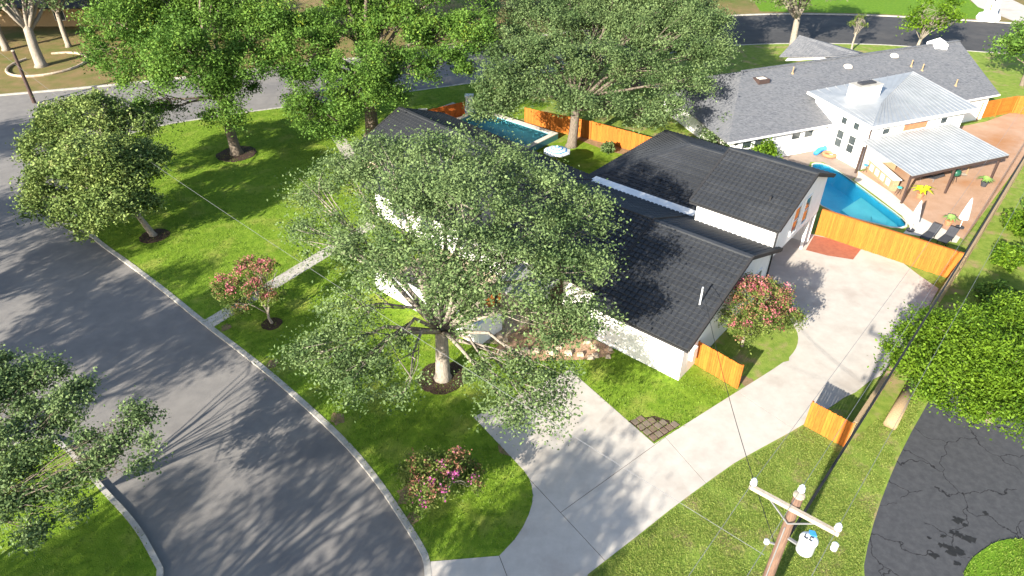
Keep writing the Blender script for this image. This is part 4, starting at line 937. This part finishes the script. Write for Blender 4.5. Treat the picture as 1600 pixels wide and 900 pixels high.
BLT = [(-21.6, 21.68, 5.5, 0.8), (-20.45, 22.18, 5.6, 0.7), (-18.72, 20.62, 5.4, 0.7), (-20.43, 20.27, 5.0, 0.7), (-19.07, 20.09, 4.8, 0.5), (-15.84, 20.07, 5.2, 0.45), (-16.02, 19.04, 4.8, 0.4), (-14.58, 18.86, 5.0, 0.3), (-16.59, 18.06, 4.4, 0.5), (-19.63, 17.66, 4.5, 0.6), (-14.72, 17.73, 4.6, 0.4), (-17.87, 15.68, 3.6, 0.5), (-22.49, 20.9, 5.5, 1.0), (-22.95, 22.59, 5.6, 0.7), (-18.68, 21.58, 5.4, 0.4), (-19.09, 18.7, 4.8, 0.6), (-20.39, 18.86, 5.0, 0.7), (-17.46, 19.04, 4.8, 0.45), (-16.38, 18.62, 4.7, 0.4), (-17.52, 17.28, 4.2, 0.5), (-19.36, 16.24, 4.0, 0.6), (-18.64, 16.68, 4.0, 0.5), (-16.71, 16.39, 3.8, 0.35), (-15.04, 19.99, 5.1, 0.3)]
sheet('garden_bed', smooth_line([HU2(-35.5, 50.5), HU2(-30, 50), HU2(-26.8, 51.5), HU2(-27, 54), HU2(-35, 54)], 1), .018, 'bare_soil')
tree('live_oak', 'big spreading live oak over the front lawn, its trunk in a mulch ring', (-3.83, 28.0, 0), (-3.0, 29.2, 7.3), (8.7, 8.5, 4.2), 960, 125, .14, L_OAK, 11, 3.4, .36, bark='bark_pale', clump_r=.68, hollow=.3, tint_bias=.1, lobes=OAK)
tree('elm_tree', 'tall bright green tree with a dark mulch ring on the left lawn', (-25.02, 57.68, 0), (-27.2, 60.2, 10.5), (8.6, 8.0, 6.8), 640, 215, .20, L_ELM, 12, 5.2, .42, clump_r=.85, hollow=.6, lobes=T2)
tree('elm_tree', 'tall bright green tree rising behind the left end of the dark roof', (-13.37, 61.77, 0), (-11.5, 62.5, 11.0), (9.3, 8.4, 7.2), 700, 215, .20, L_ELM, 13, 5.5, .55, clump_r=.85, hollow=.6, lobes=T3)
tree('live_oak', 'wide grey-green live oak behind the house beside the raised pool', (5.53, 59.38, 0), (7.6, 62.6, 8.2), (11.2, 9.6, 5.4), 1050, 160, .18, L_OAK, 14, 3.6, .42, bark='bark', clump_r=.8, hollow=.45, lobes=T4)
tree('live_oak', 'live oak at the top edge behind the wide grey-green oak', (14.0, 76.0, 0), (13.0, 77.0, 8.0), (10, 8.0, 5.4), 480, 90, .30, L_OAK, 15, 3.6, .45, limbs=8, clump_r=1.1, low=-.5)
tree('magnolia', 'rounded dense magnolia on the street corner with a leaning trunk', (-26.41, 43.26, 0), (-29.3, 44.6, 5.2), (5.0, 4.9, 4.4), 680, 120, .20, L_MAG, 16, 2.6, .2, bark='bark_pale', clump_r=.62, hollow=.5, lean=(-1.2, .4), lobes=MAG)
tree('lime_tree', 'bright lime green tree overhanging the black lot on the right', (24.6, 24.8, 0), (22.9, 24.0, 4.9), (5.2, 4.2, 2.7), 420, 170, .135, L_LIME, 17, 2.2, .2, clump_r=.55, hollow=.4, lobes=LIME)
tree('lime_tree', 'green tree at the right edge beyond the side fence', (36.0, 34.5, 0), (36.0, 36.0, 3.6), (3.4, 3.4, 2.4), 200, 90, .24, L_ELM, 18, 1.6, .16, limbs=5, clump_r=.6, low=-.7)
tree('crepe_myrtle', 'pink crepe myrtle beside the front walk on the left lawn', (-14.71, 32.86, 0), (-15.5, 33.5, 2.35), (2.15, 2.0, 1.9), 150, 55, .12, L_CREPE, 19, .9, .08, bark='bark_pale', limbs=4, clump_r=.36, low=-.8, hollow=.3, flower=[(L_SALMON, 45, .09, 'seed_heads'), (L_PINK, 26, .09, 'blossom')])
tree('crepe_myrtle', 'low crepe myrtle with magenta blossom on the lawn tip by the driveway', (-3.1, 19.9, 0), (-3.35, 19.8, 1.4), (2.1, 1.8, 1.15), 180, 60, .11, L_CREPE, 20, .5, .07, bark='bark_pale', limbs=5, clump_r=.36, low=-.4, hollow=.3, flower=[(L_SALMON, 30, .08, 'seed_heads'), (L_PURPLE, 9, .08, 'blossom')])
tree('crepe_myrtle', 'red-pink crepe myrtle filling the bed by the house gable', (13.5, 30.7, 0), (13.8, 31.0, 2.2), (3.0, 2.7, 1.9), 330, 60, .11, L_CREPE, 21, .7, .08, bark='bark_pale', limbs=5, clump_r=.38, low=-.6, hollow=.3, flower=[(L_SALMON, 75, .09, 'seed_heads'), (L_PINK, 65, .09, 'blossom')])
tree('oak_sapling', 'sparse grey-green oak on the lawn in the lower left corner', (-22.6, 15.6, 0), (-20.2, 19.4, 5.2), (3.6, 3.6, 1.9), 520, 75, .13, L_OAK, 22, 2.6, .11, bark='bark', clump_r=.5, hollow=.2, lobes=BLT)
G_OFF = 'street trees whose shade crosses the road'
for i, (x, y, h, r_) in enumerate(((-51, 31, 9, 5.5), (-44.5, 22.5, 9, 5), (-33.5, 13.5, 9, 4.2), (-21, 2.5, 9.5, 5), (-11.5, 1.0, 8.5, 3.6), (-62, 44, 9, 5.5), (-31, -3.5, 9, 5), (-39, 17, 8.5, 4.5))):
    tree('street_oak', ('second', 'third', 'fifth', 'seventh', 'last', 'first', 'sixth', 'fourth')[i] + ' street oak from the left whose shade streaks the asphalt', (x, y, 0), (x, y, h), (r_, r_, 3.0), int(30*r_), 75, .26, L_OAK, 30+i, 4, .3, group=G_OFF, limbs=8, clump_r=.9, low=-.5, hollow=.3)
# far trees
FG = 'trees along the far street'
tree('live_oak', 'oak with a forked pale trunk behind the shingle roof', (35.7, 88.5, 0), (33.5, 88.5, 8.5), (8.5, 5, 3.2), 220, 60, .34, L_DRY, 41, 4.2, .4, bark='bark_pale', group=FG, limbs=8, clump_r=1.1)
tree('sapling', 'small brown sapling at the far kerb behind the shingle roof', (43.7, 89.4, 0), (43.7, 89.4, 3.4), (.9, .9, 1.2), 20, 30, .2, L_CREPE, 42, 2, .12, bark='bark_pale', group=FG, limbs=4, clump_r=.4)
tree('thin_tree', 'thin bare-limbed tree behind the ridge of the shingle roof', (51.5, 88.5, 0), (52.5, 88, 4.2), (4, 2.5, 2.4), 60, 60, .3, L_LIME, 43, 1.8, .2, bark='bark_pale', group=FG, limbs=9, clump_r=.8)
tree('yard_tree', 'dark green tree cut by the right edge above the dirt yard', (57.5, 76, 0), (57, 76, 4.2), (3.6, 3.6, 3.2), 140, 70, .3, L_ELM, 44, 1.8, .2, group=FG, limbs=6, clump_r=.9)
for i, (x, y, s_, lb) in enumerate(((-57.0, 83.0, .55, 'thick forked grey trunk inside the stone ring at the upper left'), (-57.9, 91, .3, 'slim grey trunk near the hedge at the upper left'), (-65.2, 89.6, .4, 'pale leaning trunk at the left edge of the dry yard'))):
    tree('bare_oak', lb, (x, y, 0), (x-1, y+3, 8.4), (7.5, 6, 3.5), 190, 60, .32, L_OAK, 50+i, 4.2, s_, bark='bark_pale', group='grey oaks in the dry yard', limbs=9, clump_r=1.1)
for i, (x, y, lb) in enumerate(((-74, 90, 'dense tree over the dark roof at the upper left corner'), (-50, 96, 'dense tree shading the far house behind the hedge'), (-36, 92, 'dense green tree behind the left elm across the street'), (-20, 98, 'dense green tree across the street between the two elms'), (-3, 100, 'dense green tree across the street behind the right elm'), (16, 115, 'green tree beyond the far street at the top edge'), (30, 120, 'green tree over the far lawn at the top edge'))):
    tree('street_tree', lb, (x, y, 0), (x, y, 5.2 if i < 2 else 7.5), (8, 6, 3.6 if i < 2 else 5.5), 230, 60, .45, L_OAK, 60+i, 3, .35, group='trees across the street', limbs=6, clump_r=1.4, low=-.7)
# hedge shrubs, stone ring
for i in range(7):
    x = -53.5 + i*1.7
    r0 = empty('hedge_shrub', (x, 93.5 + i*.45, 0), ('first', 'second', 'third', 'fourth', 'fifth', 'sixth', 'last')[i] + ' clipped shrub from the left in the far house hedge', 'shrub', 'hedge before the far house')
    rng = np.random.default_rng(80+i); q = rng.normal(size=(900, 3)); q /= np.linalg.norm(q, axis=1)[:, None]
    P_ = np.array([x, 93.5+i*.45, .8]) + q*np.array([.75, .7, .75])*rng.uniform(.6, 1, 900)[:, None]
    leaves_mesh('foliage', P_, .26, L_ELM, r0, rng, off=(x, 93.5+i*.45, 0))
    MB().tube([(x, 93.5+i*.45, 0), (x, 93.5+i*.45, .8)], .05, 5).build('stem', 'bark', r0)
ring = MB(); ring.tube([(-56.5+4.2*math.cos(a*math.pi/14), 83.5+4.6*math.sin(a*math.pi/14), .1) for a in range(12, 38)], .16, 6)
tag(ring.build('stone_edging', 'stone'), 'curved pale stone edging round the forked oak in the dry yard', 'edging')
# shrubs on the right beyond the fence
for i, (x, y, r_, m_, lb) in enumerate(((34.0, 39.2, 1.0, L_LIME, 'bright shrub against the outside of the side fence'), (37.5, 43.5, 1.2, L_LIME, 'leafy shrub beside the wires on the far side of the fence'), (30.4, 34.6, 1.1, L_ELM, 'dark shrub below the corner of the tall orange fence'), (40.5, 46.5, 1.0, L_ELM, 'small shrub along the upper side fence'), (33.0, 33.6, 1.5, L_ELM, 'broad dark bush beyond the side fence'),
                                     (12.6, 55.0, .7, L_OAK, 'small shrub at the foot of the sunlit garden fence'), (8.8, 58.0, .6, L_OAK, 'low shrub beside the large oak trunk'), (22.0, 55.6, 1.4, L_LIME, 'light green shrub between the two houses'), (19.0, 57.5, 2.2, L_OAK, 'grey-green bush at the left end of the shingle roof'), (20.2, 62.0, 2.0, L_OAK, 'tall bush behind the grey-green bush near the shingle roof'), (17.2, 54.6, 1.2, L_LIME, 'small light bush behind the hip of the dark roof'))):
    r0 = empty('shrub', (x, y, 0), lb, 'shrub')
    rng = np.random.default_rng(90+i); nn = int(2600*r_); q = rng.normal(size=(nn, 3)); q /= np.linalg.norm(q, axis=1)[:, None]
    w = 1 + .35*np.sin(q[:, 0]*5+i)*np.cos(q[:, 1]*4)
    P_ = np.array([x, y, r_*.75]) + q*np.array([r_, r_, r_*.8])*(rng.uniform(.2, 1, nn)**.5*w)[:, None]; P_[:, 2] = np.maximum(P_[:, 2], .03)
    leaves_mesh('foliage', P_, .2, m_, r0, rng, off=(x, y, 0))
    for k_ in range(4):
        MB().tube([(x, y, 0), (x+rng.uniform(-.4, .4)*r_, y+rng.uniform(-.4, .4)*r_, r_)], [.05, .02], 5).build('stem', 'bark', r0)

# ------------------------------------------------------------------ grass blades
def inside(P, poly):
    poly = np.array(poly); x, y = P[:, 0], P[:, 1]; c = np.zeros(len(P), bool); j = len(poly)-1
    for i in range(len(poly)):
        xi, yi = poly[i]; xj, yj = poly[j]
        with np.errstate(divide='ignore', invalid='ignore'):
            c ^= ((yi > y) != (yj > y)) & (x < (xj-xi)*(y-yi)/(yj-yi)+xi)
        j = i
    return c
def grass(name, label, poly, n_, h, m_, seed, z=.01):
    rng = np.random.default_rng(seed); a = np.array(poly); lo, hi = a.min(0), a.max(0)
    # more blades near the camera, where they are larger in view
    P = rng.uniform(lo, hi, (n_*2, 2)); dist = np.hypot(P[:, 0], P[:, 1]); P = P[rng.uniform(0, 1, len(P)) < np.clip(30/dist, .25, 1)]
    P = P[inside(P, poly)]; q_ = np.sin(P[:, 0]*1.3+np.sin(P[:, 1]*.9)*2)*np.sin(P[:, 1]*1.1+np.sin(P[:, 0]*.7)*2); P = P[rng.uniform(-.2, 1.3, len(P)) > q_]; n = len(P)
    ang = rng.uniform(0, 6.283, n); hh = h*rng.uniform(.6, 1.5, n); w = (.010 + .012*rng.uniform(0, 1, n))*(1 if h < .06 else 1.4)
    ln = rng.normal(size=(n, 2))*h*.7
    V = np.zeros((n, 3, 3)); V[:, 0, 0] = P[:, 0]-np.cos(ang)*w; V[:, 0, 1] = P[:, 1]-np.sin(ang)*w; V[:, 1, 0] = P[:, 0]+np.cos(ang)*w; V[:, 1, 1] = P[:, 1]+np.sin(ang)*w
    V[:, :2, 2] = z; V[:, 2, :2] = P + ln; V[:, 2, 2] = z + hh
    me = bpy.data.meshes.new(name); me.vertices.add(n*3); me.vertices.foreach_set("co", V.astype(np.float32).ravel())
    me.loops.add(n*3); me.loops.foreach_set("vertex_index", np.arange(n*3, dtype=np.int32)); me.polygons.add(n)
    me.polygons.foreach_set("loop_start", np.arange(0, n*3, 3, dtype=np.int32)); me.update(); me.validate()
    at = me.attributes.new("tint", 'FLOAT', 'POINT'); at.data.foreach_set("value", np.repeat(rng.uniform(0, 1, n), 3).astype(np.float32))
    me.materials.append(m_); o_ = bpy.data.objects.new(name, me); col.objects.link(o_); tag(o_, label, 'grass', kind='stuff')
grass('grass', 'short green grass of the front lawn', LAWN, 230000, .07, L_GRASS, 1)
grass('grass', 'patchy grass between the driveway and the black lot', [(3.2, 16.1), (5.97, 18.3), (7.23, 19.3), (10.47, 21.7), (14.9, 24.3), (16.4, 22.9), (21.4, 26.8), (22.3, 26.5), (19.3, 23.1), (17.1, 20.3), (15.5, 18), (14.4, 16.1), (13, 11), (2.4, 12)], 200000, .045, L_YGRASS, 2)
grass('grass', 'shaded grass of the lawn corner at the lower left', LEFTK + [(-60, -30), (-13, -30)], 60000, .08, L_GRASS, 3)
grass('grass', 'clipped grass of the round island in the lot', isl, 16000, .06, L_GRASS, 4, z=.05)
